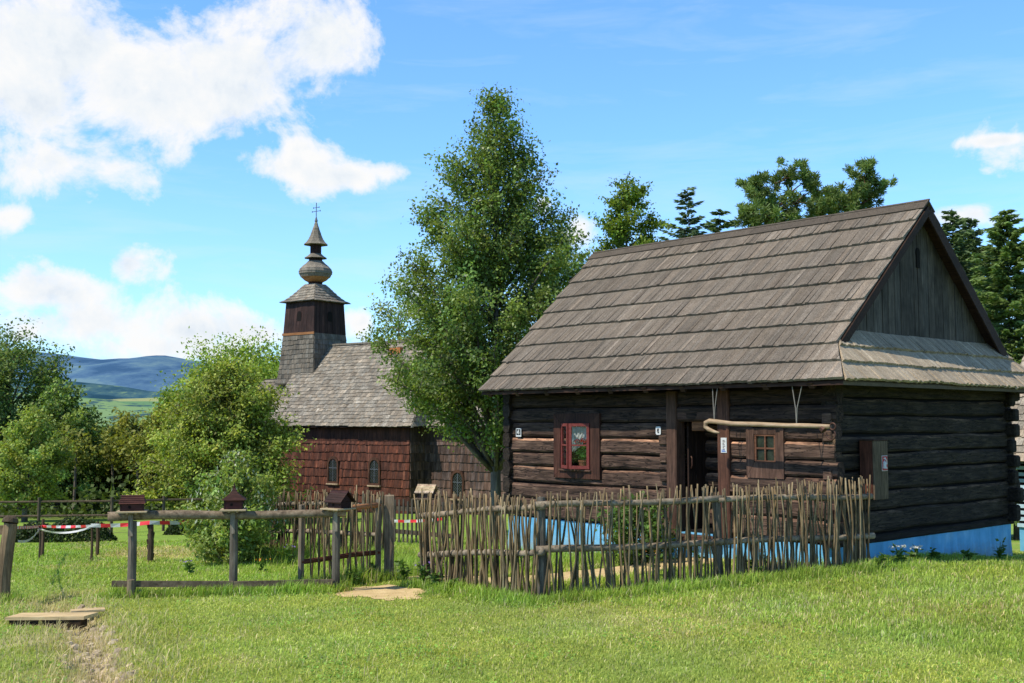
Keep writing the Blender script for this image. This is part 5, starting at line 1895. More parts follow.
def conifer(name, label, base, h, Rr, n_whorl, mat, seed, group=None, crown0=.08, dens=60, nl=.34, nw=.095, power=.85, droop=.25, trunk_r=.12, irregular=.24, bark='bark'):
    rd = random.Random(seed); rng = np.random.default_rng(seed)
    root = empty(name, base); tag(root, label, 'tree', group)
    segs = [([Vector((.02 * h * mn.noise(Vector((seed, t * 2, 0))), 0, t * h - (.3 if t == 0 else 0))) for t in [i / 10 for i in range(11)]], [max(.01, trunk_r * (1 - i / 10) ** .9) for i in range(11)])]
    Cs, As, Ks, Sz = [], [], [], []
    for w in range(n_whorl):
        t = crown0 + (1 - crown0) * (w / (n_whorl - .2)) ** .92
        z = t * h
        r = Rr * (1 - t) ** power + .03 * Rr
        nb = 7 if t < .9 else 5
        a0 = rd.uniform(0, 6)
        for b in range(nb):
            a = a0 + 2 * math.pi * b / nb + rd.uniform(-.3, .3)
            rr = r * rd.uniform(1 - irregular * 2, 1 + irregular)
            lift = .35 * t; jz = rd.uniform(-.5, .5) * h / n_whorl
            P = []
            for i in range(5):
                s = i / 4
                P.append(Vector((rr * s * math.cos(a), rr * s * math.sin(a), z + jz + rr * (lift * s - droop * s * s + .16 * s ** 3) + rd.uniform(-.02, .02) * rr)))
            segs.append((P, [.028 * (1 - t) + .008, .02 * (1 - t) + .006, .012, .008, .004]))
            m = max(8, int(dens * 1.5 * (rr / Rr + .15)))
            s = rng.uniform(.12, 1.02, m) ** .8
            PP = np.array([p[:] for p in P])
            f = np.clip(s * 4, 0, 3.999); ii = f.astype(int); fr = (f - ii)[:, None]
            C = PP[ii] * (1 - fr) + PP[ii + 1] * fr
            side = rng.choice([-1, 1], m)
            wd = rng.uniform(0, .30, m) * rr * (1.05 - s) + rng.uniform(0, .05, m)
            n2 = np.array((-math.sin(a), math.cos(a), 0))
            C = C + n2 * (side * wd)[:, None] + np.stack([np.zeros(m), np.zeros(m), -rng.uniform(0, .22, m) * wd - rng.uniform(0, .05, m)], 1)
            A = np.array((math.cos(a), math.sin(a), 0)) + n2 * (side * rng.uniform(.2, 1.1, m))[:, None] + np.stack([np.zeros(m), np.zeros(m), rng.normal(-.15, .3, m)], 1)
            Cs.append(C); As.append(A); Ks.append(np.full(m, rd.uniform(.65, 1.25)) * (.7 + .5 * s)); Sz.append(rng.uniform(.6, 1.3, m))
    tubes_np(segs, 5).build('trunk', M[bark], root, smooth=True)
    C, A, K, S = np.concatenate(Cs), np.concatenate(As), np.concatenate(Ks), np.concatenate(Sz)
    N = rng.normal(0, .8, C.shape) + np.array((0, -.25, .35))
    V, F = leaf_quads(C, nl * S, nw * S, A, N, .0)
    np_mesh('crown', V, F, np.repeat(np.stack([K, K, K], 1), 4, 0), mat, root)
    return root


def pine(name, label, base, h, clumps, mat, seed, group=None, trunk_r=.16, n_per=500, nl=.32, nw=.05, lean=0.0):
    """clumps: (x, y, z, rx, rz) needle masses carried on bent limbs"""
    rd = random.Random(seed); rng = np.random.default_rng(seed)
    root = empty(name, base); tag(root, label, 'tree', group)
    ax = lambda z: Vector((lean * z + .12 * math.sin(z * .6 + seed), .1 * math.sin(z * .5), z))
    segs = [([ax(h * .93 * t) if t > 0 else Vector((0, 0, -.3)) for t in [i / 12 for i in range(13)]], [max(.02, trunk_r * (1 - t / 12) ** .8) for t in range(13)])]
    Cs, As, Ks, Ns = [], [], [], []
    for (x, y, z, rx, rz) in clumps:
        st = ax(max(z - abs(x) * .35 - .4, h * .3)); c = Vector((x, y, z))
        segs.append(([st, st.lerp(c, .5) + Vector((0, 0, -.12)), c], [.06, .04, .012]))
        for sub in range(max(9, int(17 * rx))):
            q = rng.normal(0, 1, 3); q /= np.linalg.norm(q)
            o = np.array(c[:]) + q * np.array((rx, rx, rz)) * rng.uniform(.25, 1.55)
            segs.append(([c, Vector(o)], [.014, .005]))
            m = int(n_per / 12)
            dirs = rng.normal(0, 1, (m, 3)) + np.array((0, 0, .55)) + q * .5
            dirs /= np.linalg.norm(dirs, axis=1, keepdims=True)
            C = o + dirs * rng.uniform(.05, .26, (m, 1)) * (rx ** .5) + rng.normal(0, .06, (m, 3))
            Cs.append(C); As.append(dirs); Ks.append(np.full(m, rd.uniform(.65, 1.3)) * (1 + .25 * q[2])); Ns.append(rng.normal(0, 1, (m, 3)))
    tubes_np(segs, 5).build('trunk', M['pine_bark'], root, smooth=True)
    C, A, K, N = map(np.concatenate, (Cs, As, Ks, Ns))
    n = len(C)
    V, F = leaf_quads(C, nl * rng.uniform(.7, 1.25, n), nw * rng.uniform(.8, 1.3, n), A, N)
    np_mesh('crown', V, F, np.repeat(np.stack([K * 1.02, K, K * .95], 1), 4, 0), mat, root)
    return root


M['lf_main'] = mat_leaf('pear_leaves', (.20, .285, .066), .38, .42, .3, .9)
M['lf_linden'] = mat_leaf('linden_leaves', (.315, .375, .07), .35, .55, .3, .7)
M['lf_light'] = mat_leaf('light_leaves', (.34, .48, .07), .40, .55, .25, .6)
M['lf_dark'] = mat_leaf('dark_leaves', (.19, .28, .065), .34, .55, .35, .7)
M['lf_olive'] = mat_leaf('olive_leaves', (.37, .39, .075), .36, .55, .35, .7)
M['lf_birch'] = mat_leaf('birch_leaves', (.36, .44, .10), .38, .5, .25, .7)
M['lf_bush'] = mat_leaf('willow_leaves', (.31, .40, .095), .38, .45, .25, 1.2)
M['lf_silver'] = mat_leaf('silver_leaves', (.62, .64, .46), .30, .5, .15, 2, (1, 1, .8))
M['lf_spruce'] = mat_leaf('spruce_needles', (.12, .185, .065), .2, .6, .35, .7)
M['lf_spruce_b'] = mat_leaf('blue_spruce_needles', (.11, .17, .075), .18, .6, .3, .7)
M['lf_pine'] = mat_leaf('pine_needles', (.17, .25, .07), .24, .6, .3, .7)
M['lf_shrub'] = mat_leaf('shrub_leaves', (.11, .20, .035), .32, .5, .3, 1.5)
M['lf_hedge'] = mat_leaf('hedge_leaves', (.050, .085, .020), .25, .6, .3, 1.5)

gp3 = lambda x, y: Vector((x, y, g1(x, y)))


def tree_at(px, ptop, Y):
    x = (at(px, 400, Y)).x
    b = gp3(x, Y)
    return b, at(px, ptop, Y).z - b.z


# the tall tree between house and church
b, h = tree_at(496, 94, 25)
f = 25 / 1100
def pf(pts, b, Y):     # (py, half width px) -> (height fraction, radius)
    r = []
    for py, hw_ in pts:
        z = at(512, py, Y).z - b.z
        r.append((z, hw_ * Y / 1100))
    return sorted([(z / h, w) for z, w in r])
broadleaf('pear_tree', 'tall slender leafy tree standing between the log cottage and the church', b, h,
          pf([(90, 5), (110, 18), (150, 42), (200, 66), (250, 84), (300, 100), (340, 112), (380, 110), (410, 88), (440, 60), (470, 20)], b, 25),
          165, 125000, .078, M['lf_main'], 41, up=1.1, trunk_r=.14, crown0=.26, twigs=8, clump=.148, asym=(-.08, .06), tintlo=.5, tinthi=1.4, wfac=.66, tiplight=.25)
# trees behind it
def simple(name, label, px, ptop, Y, halfs, n_limb, n_leaf, leaf, mat, seed, group=None, **k):
    global h
    b, h = tree_at(px, ptop, Y)
    return broadleaf(name, label, b, h, pf(halfs, b, Y), n_limb, n_leaf, leaf, mat, seed, group=group, **k)


simple('leafy_tree', 'rounded dark leafy tree behind the tall slender tree, next to the roof ridge', 566, 222, 33, [(222, 6), (240, 24), (270, 32), (310, 36), (380, 40), (430, 30)], 46, 13000, .12, M['lf_dark'], 52, trunk_r=.14, clump=.3)
simple('leafy_tree', 'pale leafy tree behind the tall slender tree, over the church roof', 400, 280, 56, [(280, 6), (300, 22), (330, 34), (370, 40), (430, 34)], 44, 12000, .16, M['lf_linden'], 53, trunk_r=.14, clump=.3)

# left wood
WG = 'trees of the wood beside the church'
simple('linden_tree', 'broad drooping yellow green tree directly left of the church, hiding its porch', 227, 364, 33.5, [(364, 10), (380, 34), (400, 50), (430, 62), (460, 72), (490, 74), (510, 66), (528, 44)], 130, 72000, .105, M['lf_linden'], 61, WG, up=.55, trunk_r=.2, crown0=.08, clump=.17, twigs=8, tintlo=.45, tinthi=1.35, tiplight=.5, droop=.12)
simple('ash_tree', 'light green tree top rising behind the drooping tree beside the tower', 248, 342, 52, [(342, 16), (352, 42), (370, 66), (400, 82), (450, 84), (490, 60)], 130, 64000, .15, M['lf_light'], 62, WG, trunk_r=.2, clump=.24)
simple('ash_tree', 'light green tree top sloping down toward the valley left of the drooping tree', 207, 366, 50, [(368, 10), (385, 24), (410, 36), (450, 44), (490, 40)], 70, 24000, .15, M['lf_light'], 63, WG, trunk_r=.18, clump=.25)
simple('ash_tree', 'light green rounded tree low on the valley side of the drooping tree', 176, 392, 46, [(392, 10), (405, 26), (430, 36), (460, 40), (500, 34)], 60, 20000, .14, M['lf_light'], 73, WG, trunk_r=.14, clump=.22, tintlo=.55, tinthi=1.1)
simple('hornbeam_tree', 'olive yellow tree in the middle of the wood, below the valley fields', 128, 413, 43, [(413, 6), (430, 22), (460, 32), (490, 32), (512, 20)], 44, 13000, .135, M['lf_olive'], 64, WG, trunk_r=.12, clump=.25, crown0=.22, tintlo=.4, tinthi=1.3)
simple('hornbeam_tree', 'olive green tree touching the drooping tree on its valley side', 165, 408, 41, [(408, 6), (425, 20), (455, 32), (490, 34), (512, 22)], 44, 13000, .135, M['lf_olive'], 65, WG, trunk_r=.12, clump=.25, crown0=.2, tintlo=.4, tinthi=1.35)
simple('alder_tree', 'dark pointed green tree with deep shade below, behind the young birch', 62, 385, 41, [(385, 5), (400, 18), (420, 34), (450, 46), (480, 48), (505, 38), (520, 16)], 76, 24000, .13, M['lf_dark'], 66, WG, up=.7, trunk_r=.16, clump=.22, tintlo=.45, tinthi=1.5, tiplight=.4)
simple('alder_tree', 'dark narrow tree in shade between the pointed tree and the olive trees', 96, 422, 44, [(422, 5), (440, 16), (470, 24), (505, 24)], 40, 10000, .135, M['lf_dark'], 67, WG, trunk_r=.12, clump=.28, tintlo=.35, tinthi=.9)
simple('birch_tree', 'young pale green birch with slim leaning trunk at the edge of the wood', 28, 408, 34, [(408, 5), (425, 20), (450, 34), (475, 38), (495, 32), (508, 16)], 50, 15000, .10, M['lf_birch'], 68, WG, trunk_r=.09, crown0=.2, clump=.22, lean=(.06, 0), tintlo=.7, tinthi=1.2)
simple('oak_tree', 'tall dark open crowned tree rising highest at the left edge', 8, 330, 50, [(330, 10), (345, 40), (365, 58), (390, 54), (420, 48), (450, 44), (490, 36)], 50, 24000, .155, M['lf_dark'], 69, WG, trunk_r=.28, clump=.30, twigs=6, inner=.6, tintlo=.6, tinthi=1.35, crown0=.25)
simple('oak_tree', 'dark green tree mostly hidden behind the pointed tree at the left edge', -35, 352, 47, [(352, 8), (380, 50), (430, 62), (490, 50)], 54, 18000, .16, M['lf_dark'], 70, WG, trunk_r=.25, clump=.28)
# deep wood behind, one dim mass of undergrowth and trunks
rng = np.random.default_rng(90)
n = 34000
X = rng.uniform(-40, -9.5, n); Yy = rng.uniform(50, 64, n)
Zt = 2.3 + .7 * np.sin(X * .9) + .4 * np.sin(X * 2.3 + 1)
C = np.stack([X, Yy, gz(X, Yy) + rng.uniform(0, 1, n) ** .8 * Zt], 1)
V, F = leaf_quads(C, np.full(n, .4) * rng.uniform(.6, 1.3, n), np.full(n, .26), rnd_dir(n, rng), rnd_dir(n, rng) + np.array((0, 0, .6)))
k = rng.uniform(.35, .9, (n, 1)) * np.ones((1, 3))
tag(np_mesh('woodland', V, F, np.repeat(k, 4, 0), M['lf_dark']), kind='stuff')
n = 13000
X = rng.uniform(-34, -7.5, n); Yy = rng.uniform(36, 46, n)
keep = (X / Yy < -.2)
X, Yy = X[keep], Yy[keep]; n = len(X)
C = np.stack([X, Yy, gz(X, Yy) + rng.uniform(0, 1, n) * (.7 + .5 * np.sin(X * 1.7) + .3 * np.sin(X * 4.1))], 1)
V, F = leaf_quads(C, np.full(n, .22) * rng.uniform(.6, 1.3, n), np.full(n, .14), rnd_dir(n, rng), rnd_dir(n, rng) + np.array((0, 0, .6)))
tag(np_mesh('undergrowth', V, F, np.repeat(rng.uniform(.3, .8, (n, 1)) * np.ones((1, 3)), 4, 0), M['lf_dark']), kind='stuff')
# bare stems inside the wood
for i, (px, Y) in enumerate(((112, 40), (120, 42), (137, 39.5), (146, 42), (75, 39), (158, 40.5), (20, 41), (92, 41.5))):
    b = gp3(at(px, 450, Y).x, Y)
    r = empty('young_tree', b)
    tag(r, 'thin bare lower stem in the shade of the wood', 'tree', 'thin stems in the shade of the wood')
    mb = MB(); mb.tube([(0, 0, -.2), (random.uniform(-.1, .1), 0, 1.2), (random.uniform(-.1, .1), 0, 2.3)], [.06, .05, .035], 6, (1.2, 1.1, 1.0)); mb.build('trunk', M['bark'], r)
    rg = np.random.default_rng(300 + i); n = 500
    C = rg.normal(0, 1, (n, 3)) * np.array((.3, .3, .35)) + np.array((0, 0, 2.3))
    V, F = leaf_quads(C, rg.uniform(.12, .22, n), rg.uniform(.08, .13, n), rnd_dir(n, rg), rnd_dir(n, rg) + np.array((0, 0, .6)))
    np_mesh('crown', V, F, np.repeat(rg.uniform(.5, 1.1, (n, 1)) * np.ones((1, 3)), 4, 0), M['lf_olive'], r)

# behind the house
BG = 'trees behind the cottage roof'
simple('maple_tree', 'olive green egg shaped tree behind the roof ridge, next to the tall slender tree', 629, 178, 42, [(178, 6), (190, 18), (210, 28), (235, 33), (270, 36), (340, 36), (420, 20)], 100, 34000, .13, M['lf_light'], 81, BG, up=.8, trunk_r=.18, clump=.22, tintlo=.35, tinthi=.85)
def conif(label, px, ptop, Y, Rr, nw_, mat, seed, **k):
    b, h = tree_at(px, ptop, Y)
    return conifer('spruce_tree', label, b, h, Rr, nw_, mat, seed, BG, **k)
conif('thin blue green spruce tip standing alone above the roof ridge', 690, 187, 47, 2.4, 36, M['lf_spruce_b'], 82, dens=40, power=.58, irregular=.3, droop=.12)
conif('small spruce tip just showing between the thin spruce and the pine', 722, 211, 46, 2.6, 38, M['lf_spruce'], 83, dens=60, power=.5)
conif('dark spruce with open tip behind the gable slope', 957, 211, 44, 2.6, 52, M['lf_spruce'], 84, dens=60, irregular=.3, power=.62, droop=.15)
conif('second spruce behind the gable, its tip beside the pair', 976, 218, 46, 2.8, 52, M['lf_spruce_b'], 85, dens=60, irregular=.3, power=.62, droop=.15)
conif('big bright green spruce at the right edge', 1012, 212, 39, 3.2, 59, M['lf_pine'], 86, dens=80, irregular=.3, power=.66, droop=.2)
conif('dark spruce filling in behind the bright edge spruce', 1050, 235, 45, 3.4, 52, M['lf_spruce'], 87, dens=70)
conif('low dark spruce between the pair and the bright edge spruce', 990, 268, 50, 3.4, 45, M['lf_spruce'], 88, dens=80)
def pine_at(label, px, ptop, Y, cl, seed, **k):
    b, h = tree_at(px, ptop, Y)
    c2 = []
    for (cx, cy, rx, ry) in cl:
        q = at(cx, cy, Y); c2.append((q.x - b.x, random.uniform(-.6, .6), q.z - b.z, rx * 1.2 * Y / 1100, ry * 1.05 * Y / 1100))
    return pine('pine_tree', label, b, h, c2, M['lf_pine'], seed, BG, **k)
pine_at('spreading pine with separate needle clumps behind the middle of the roof ridge', 782, 158, 45,
        [(795, 168, 13, 8), (783, 178, 12, 7), (815, 188, 14, 8), (768, 188, 14, 8), (750, 195, 9, 9), (756, 212, 14, 8), (778, 206, 16, 9), (797, 202, 14, 9), (745, 215, 7, 6), (770, 222, 22, 8), (793, 220, 16, 8), (752, 184, 6, 5), (806, 180, 9, 5)], 91, n_per=1500, nl=.20, nw=.045)
pine_at('leaning pine behind the roof ridge, nearest the gable', 862, 164, 47,
        [(865, 170, 7, 6), (862, 181, 13, 7), (877, 190, 10, 6), (850, 192, 16, 7), (836, 200, 14, 7), (822, 206, 12, 6), (868, 198, 14, 7), (845, 208, 18, 6), (818, 213, 10, 5), (872, 183, 12, 5)], 92, n_per=1500, nl=.20, nw=.045)

# shrubs
b = gp3(-4.82, 19.2)
h = 1.9
broadleaf('willow_bush', 'tall pale green bush with whitish young leaves at the end of the dark stick fence', b, h, [(0, .4), (.15, .75), (.4, .84), (.62, .66), (.8, .40), (1, .06)], 74, 13000, .085, M['lf_bush'], 101, cat='bush', up=1.2, trunk_r=.035, crown0=.05, twigs=5, clump=.22, trunks=4, wfac=.45, tintlo=.65, tinthi=1.3)
bush = [o for o in COL.objects if o.name == 'willow_bush'][0]
rng = np.random.default_rng(5)
n = 200
t = rng.uniform(.35, 1, n) ; a = rng.uniform(0, 6.28, n); rr = np.interp(t, [0, .15, .4, .62, .8, 1], [.4, .75, .84, .66, .40, .08]) * rng.uniform(.8, 1.15, n)
C = np.stack([rr * np.cos(a), rr * np.sin(a), t * h], 1)
V, F = leaf_quads(C, rng.uniform(.05, .10, n), rng.uniform(.025, .04, n), rng.normal(0, .4, (n, 3)) + np.array((0, 0, 1)), rnd_dir(n, rng))
np_mesh('young_leaves', V, F, np.ones((4 * n, 3)), M['lf_silver'], bush)
b = gp3(1.95, 17.25)
h = 1.05
broadleaf('garden_shrub', 'round leafy shrub by the blue base inside the stick fence', b, h, [(0, .3), (.3, .62), (.7, .55), (1, .1)], 40, 3600, .075, M['lf_shrub'], 102, cat='bush', up=.8, trunk_r=.02, crown0=.08, twigs=5, clump=.25, trunks=3, tintlo=.6, tinthi=1.3)


def hedge(px0, px1, pb, Y, hh, label, seed):
    a, c = at(px0, pb, Y), at(px1, pb, Y)
    x0, x1 = a.x, c.x
    b = gp3((x0 + x1) / 2, Y)
    r = empty('hedge', b); tag(r, label, 'hedge')
    rg = np.random.default_rng(seed); n = int(2600 * (x1 - x0))
    X = rg.uniform(-.5, .5, n) * (x1 - x0); u = rg.normal(0, 1, (n, 2)); u /= np.linalg.norm(u, axis=1, keepdims=True)
    k = rg.uniform(.6, 1.03, n)
    H = hh * (.85 + .12 * np.sin(X * 3.1) + .08 * np.sin(X * 7.7)) * np.clip((1 - np.abs(X / (x1 - x0) * 2) ** 6), .2, 1)
    C = np.stack([X, u[:, 0] * k * .4, np.abs(u[:, 1]) * k * H], 1)
    V, F = leaf_quads(C, rg.uniform(.05, .09, n), rg.uniform(.035, .055, n), rnd_dir(n, rg), rnd_dir(n, rg) + np.array((0, -.2, .6)))
    np_mesh('leaves', V, F, np.repeat(rg.uniform(.5, 1.2, (n, 1)) * np.ones((1, 3)), 4, 0), M['lf_hedge'], r)
    mb = MB()
    for i in range(9):
        x = (i / 8 - .5) * (x1 - x0) * .9
        mb.tube([(x, 0, -.1), (x + .05, .05, hh * .4), (x - .06, -.08, hh * .75)], [.02, .015, .006], 5)
    mb.build('stems', M['bark'], r)


hedge(10, 112, 545, 24.8, .55, 'long low dark hedge behind the barrier tape at the edge of the wood', 1)
hedge(167, 200, 538, 27.5, .50, 'short low dark hedge clump near the pale bush', 2)


def weed(px, Y, h, n, label, kind, seed):
    x = at(px, 560, Y).x
    r = empty('weed', gp3(x, Y)); tag(r, label, 'plant', 'weeds growing by the fences and the cottage base')
    rg = np.random.default_rng(seed); mb = MB(); Cs, As = [], []
    for i in range(n):
        a = rg.uniform(0, 6.28); l = h * rg.uniform(.6, 1.05); s = .25 * l
        e = Vector((s * math.cos(a), s * math.sin(a), l))
        P = [Vector((0, 0, -.03)), Vector((e.x * .3, e.y * .3, l * .5)), e]
        mb.tube(P, [.006, .005, .003], 4, (.6, .9, .4))
        for j in range(9):
            t = rg.uniform(.15, 1); p = P[0].lerp(P[1], t * 2) if t < .5 else P[1].lerp(P[2], t * 2 - 1)
            d = rg.normal(0, 1, 3); d[2] = abs(d[2]) * .4
            Cs.append(np.array(p[:]) + d * .035); As.append(d)
        if kind == 'umbel':
            pass
    mb.build('stem', M['lf_shrub'], r)
    C, A = np.array(Cs), np.array(As); m = len(C)
    V, F = leaf_quads(C, rg.uniform(.06, .13, m), rg.uniform(.03, .06, m), A, rnd_dir(m, rg) + np.array((0, 0, .8)))
    np_mesh('leaves', V, F, np.repeat(rg.uniform(.7, 1.3, (m, 1)) * np.ones((1, 3)), 4, 0), M['lf_shrub'], r)
    if kind != 'green':
        m = 46 if kind == 'umbel' else 9
        tops_ = np.array([[.25 * h * math.cos(q), .25 * h * math.sin(q), h] for q in rg.uniform(0, 6.28, 3)])
        C = tops_[rg.integers(0, 3, m)] + rg.normal(0, 1, (m, 3)) * np.array((.035, .035, .012))
        V, F = leaf_quads(C, np.full(m, .03), np.full(m, .03), rnd_dir(m, rg), rnd_dir(m, rg) * .3 + np.array((0, -.3, 1)))
        np_mesh('blossom', V, F, np.ones((4 * m, 3)), M[{'umbel': 'petal_white', 'purple': 'petal_purple', 'orange': 'petal_orange', 'red': 'petal_red'}[kind]], r)


rdw = random.Random(77)
for i, (px, Y, hh, n, kd, lb) in enumerate([
    (899, 15.75, .42, 5, 'umbel', 'white flowering weed at the blue base, beside the fence end'), (915, 16.0, .38, 4, 'umbel', 'white flowering weed at the blue base, further from the fence end'),
    (935, 16.3, .30, 6, 'green', 'bushy weed below the middle of the shaded blue base'), (968, 16.9, .30, 5, 'green', 'low weed below the shaded blue base, short of the corner'), (1000, 17.7, .55, 7, 'green', 'tall dark weed against the blue base near the far corner'),
    (880, 15.1, .28, 6, 'green', 'leafy weed at the foot of the stick fence end'), (424, 14.95, .42, 6, 'purple', 'purple flowering weed at the gateway end of the short stick fence'),
    (436, 14.7, .30, 6, 'green', 'leafy weed at the foot of the short stick fence'), (452, 14.4, .22, 5, 'green', 'low leafy weed before the short stick fence'), (404, 15.8, .35, 7, 'green', 'leafy weed beside the square gate post'), (372, 15.9, .3, 6, 'green', 'leafy weed below the open gate leaf'), (352, 15.3, .26, 6, 'green', 'low weed below the free end of the gate leaf'),
    (668, 14.35, .26, 5, 'green', 'low weed at the foot of the long stick fence'), (755, 14.6, .30, 6, 'green', 'leafy weed by the middle post of the long stick fence'), (700, 16.0, .38, 4, 'purple', 'purple flowers inside the long stick fence'), (765, 15.6, .32, 4, 'orange', 'orange flowers inside the long stick fence'),
    (655, 16.0, .34, 4, 'orange', 'orange flowers by the garden shrub'), (470, 16.8, .45, 4, 'purple', 'purple flowers behind the short stick fence'), (440, 17.4, .42, 4, 'red', 'red flowers behind the gateway end of the short fence'),
    (288, 18.6, .40, 4, 'purple', 'purple flowers in the grass before the dark stick fence'), (190, 17.0, .25, 3, 'purple', 'purple wildflower behind the pole barrier'), (262, 17.5, .24, 3, 'orange', 'yellow wildflower behind the pole barrier')]):
    weed(px, Y, hh * (.62 if px > 890 else .8), n, lb, kd, 500 + i)


# ------------------------------------------------------------------ grass
def _grass_mat():
    m, nt, bs = new_mat('grass_blades')
    c = nt.mix(1.0, (1, 1, 1), nt.attr(), 'MULTIPLY')
    nt.l.new(c, bs.inputs['Base Color'])
    bs.inputs['Roughness'].default_value = .55
    bs.inputs['Specular IOR Level'].default_value = .3
    tr = nt.node('ShaderNodeBsdfTranslucent')
    nt.l.new(nt.mix(1.0, c, (1.1, 1.2, .6), 'MULTIPLY'), tr.inputs['Color'])
    ms = nt.node('ShaderNodeMixShader'); ms.inputs[0].default_value = .38
    nt.l.new(bs.outputs[0], ms.inputs[1]); nt.l.new(tr.outputs[0], ms.inputs[2])
    nt.l.new(ms.outputs[0], m.node_tree.nodes['Material Output'].inputs['Surface'])
    return m


M['grass'] = _grass_mat()


def blades(name, x, y, h, w, col, rng, lean=.5):
    n = len(x)
    z = gz(x, y) - .005
    a = rng.uniform(0, 2 * math.pi, n)
    wx, wy = np.cos(a) * w * .5, np.sin(a) * w * .5
    b = rng.uniform(0, 2 * math.pi, n); L = h * np.abs(rng.normal(0, lean, n))
    lx, ly = np.cos(b) * L + .10 * h, np.sin(b) * L
    V = np.empty((n, 5, 3), np.float32)
    V[:, 0] = np.stack([x - wx, y - wy, z], 1); V[:, 1] = np.stack([x + wx, y + wy, z], 1)
    V[:, 2] = np.stack([x + lx * .35 + wx * .75, y + ly * .35 + wy * .75, z + h * .6], 1); V[:, 3] = np.stack([x + lx * .35 - wx * .75, y + ly * .35 - wy * .75, z + h * .6], 1)
    hz_ = np.maximum(h * .35, h * (1 - .35 * (L / (h + 1e-6)) ** 1.5))
    V[:, 4] = np.stack([x + lx, y + ly, z + np.maximum(hz_, h * .62)], 1)
    i = np.arange(n) * 5
    F = np.concatenate([np.stack([i, i + 1, i + 2], 1), np.stack([i, i + 2, i + 3], 1), np.stack([i + 3, i + 2, i + 4], 1)])
    C = np.repeat(col[:, None, :], 5, 1); C[:, :2] *= .75; C[:, 4] *= 1.15
    o = np_mesh(name, V.reshape(-1, 3), F, C.reshape(-1, 3), M['grass'])
    return tag(o, kind='stuff')


def grass_cols(x, y, rng, lush):
    n = len(x)
    g = np.array((.42, .50, .085)); g2 = np.array((.68, .71, .18)); straw = np.array((.82, .70, .36)); lu = np.array((.31, .50, .055))
    t = rng.beta(1.6, 2.4, n)[:, None]
    c = g * (1 - t) + g2 * t
    m = np.maximum(lush * .75, .6 * sm(14.3, 17, y) * sm(1, -1.5, x))[:, None]; c = c * (1 - m) + lu * m * (.8 + .5 * t)
    p = .09 + .62 * dry_mask(x, y) * (1 - lush * .8)
    s = rng.random(n) < p
    c[s] = straw * rng.uniform(.6, 1.15, (s.sum(), 1))
    patch = (.92 + .14 * wob(x, y, .8, 4.0) + .10 * wob(x, y, 3.1, 1.2))[:, None] * rng.uniform(.65, 1.3, (n, 1))
    warm = (.10 * wob(x, y, 1.3, 6.0))[:, None]
    c = c * np.concatenate([1 + warm, np.ones_like(warm), 1 - warm], 1)
    return c * patch


rng = np.random.default_rng(2024)
# mown meadow, density falling with distance from where people stand
n = 500000
r = 7.2 + (26 - 7.2) * rng.random(n) ** 1.35
a = rng.uniform(R(-39), R(39), n)
x, y = r * np.sin(a), r * np.cos(a)

lx = (x - HC.x) * math.cos(-HA) - (y - HC.y) * math.sin(-HA); ly = (x - HC.x) * math.sin(-HA) + (y - HC.y) * math.cos(-HA)
inside = (lx > -HL) & (lx < 0) & (ly > 0) & (ly < HW)
sand = sand_mask(x, y); dirt = dirt_mask(x, y)
keep = ~inside & (rng.random(n) > sand * .985) & (rng.random(n) > dirt * .93)
x, y, r = x[keep], y[keep], r[keep]
lush = lush_mask(x, y)
tuft = np.clip(.5 + .5 * wob(x, y, 5.0, 1.7), 0, 1)
h = rng.uniform(.014, .046, len(x)) * (.7 + .6 * tuft) * (1 + 1.3 * lush) + .03 * sm(14.5, 16, y) * rng.random(len(x))
stray = rng.random(len(x)) < .01
h = np.where(stray, h * 2.4, h)
w = rng.uniform(.005, .010, len(x)) * (.7 + r / 20)
blades('grass', x, y, h, w, grass_cols(x, y, rng, lush), rng, .75)
# long unmown grass along fences, posts and the foot of the walls
lines = [([(-1.3, 15.1), (.34, 13.30), (4.95, 15.22)], 13000, .15, .16), ([(4.95, 15.3), (5.6, 16.2), (8.6, 19.2)], 8000, .28, .11), ([(-4.95, 13.9), (-3.6, 14.25), (-2.2, 14.5)], 7000, .10, .15),
         ([(-5.15, 20.9), (-2.1, 19.5)], 4500, .3, .28), ([(-2.9, 14.9), (-1.9, 16.2)], 4500, .2, .22), ([(-6.2, 13.6), (-6.0, 13.6)], 500, .12, .16), ([(-1.0, 15.5), (.8, 14.3), (4.4, 15.5)], 7000, .40, .16), ([(-.4, 19.9), (1.6, 17.6)], 4000, .35, .2), ([(-1.9, 17.5), (-.9, 19.0)], 8000, .9, .26)]
X, Y_, Hh = [], [], []
for pts, n, sd, hh in lines:
    seg = [math.dist(p, q) for p, q in zip(pts[:-1], pts[1:])]
    for (p, q), L in zip(zip(pts[:-1], pts[1:]), seg):
        m = int(n * L / sum(seg)); t = rng.random(m)
        X.append(p[0] + (q[0] - p[0]) * t + rng.normal(0, sd, m)); Y_.append(p[1] + (q[1] - p[1]) * t + rng.normal(0, sd, m)); Hh.append(hh * rng.uniform(.35, 1.15, m))
x, y, h = map(np.concatenate, (X, Y_, Hh))
lx = (x - HC.x) * math.cos(-HA) - (y - HC.y) * math.sin(-HA); ly = (x - HC.x) * math.sin(-HA) + (y - HC.y) * math.cos(-HA)
keep = ~((lx > -HL - .02) & (lx < 0.02) & (ly > -.02) & (ly < HW)) & (rng.random(len(x)) > sand_mask(x, y) * .97)
x, y, h = x[keep], y[keep], h[keep]
h = h * (.6 + .8 * np.clip(.5 + .5 * wob(x, y, 3.3, .3), 0, 1))
blades('long_grass', x, y, h, rng.uniform(.006, .012, len(x)), grass_cols(x, y, rng, np.full(len(x), .85)), rng, .45)
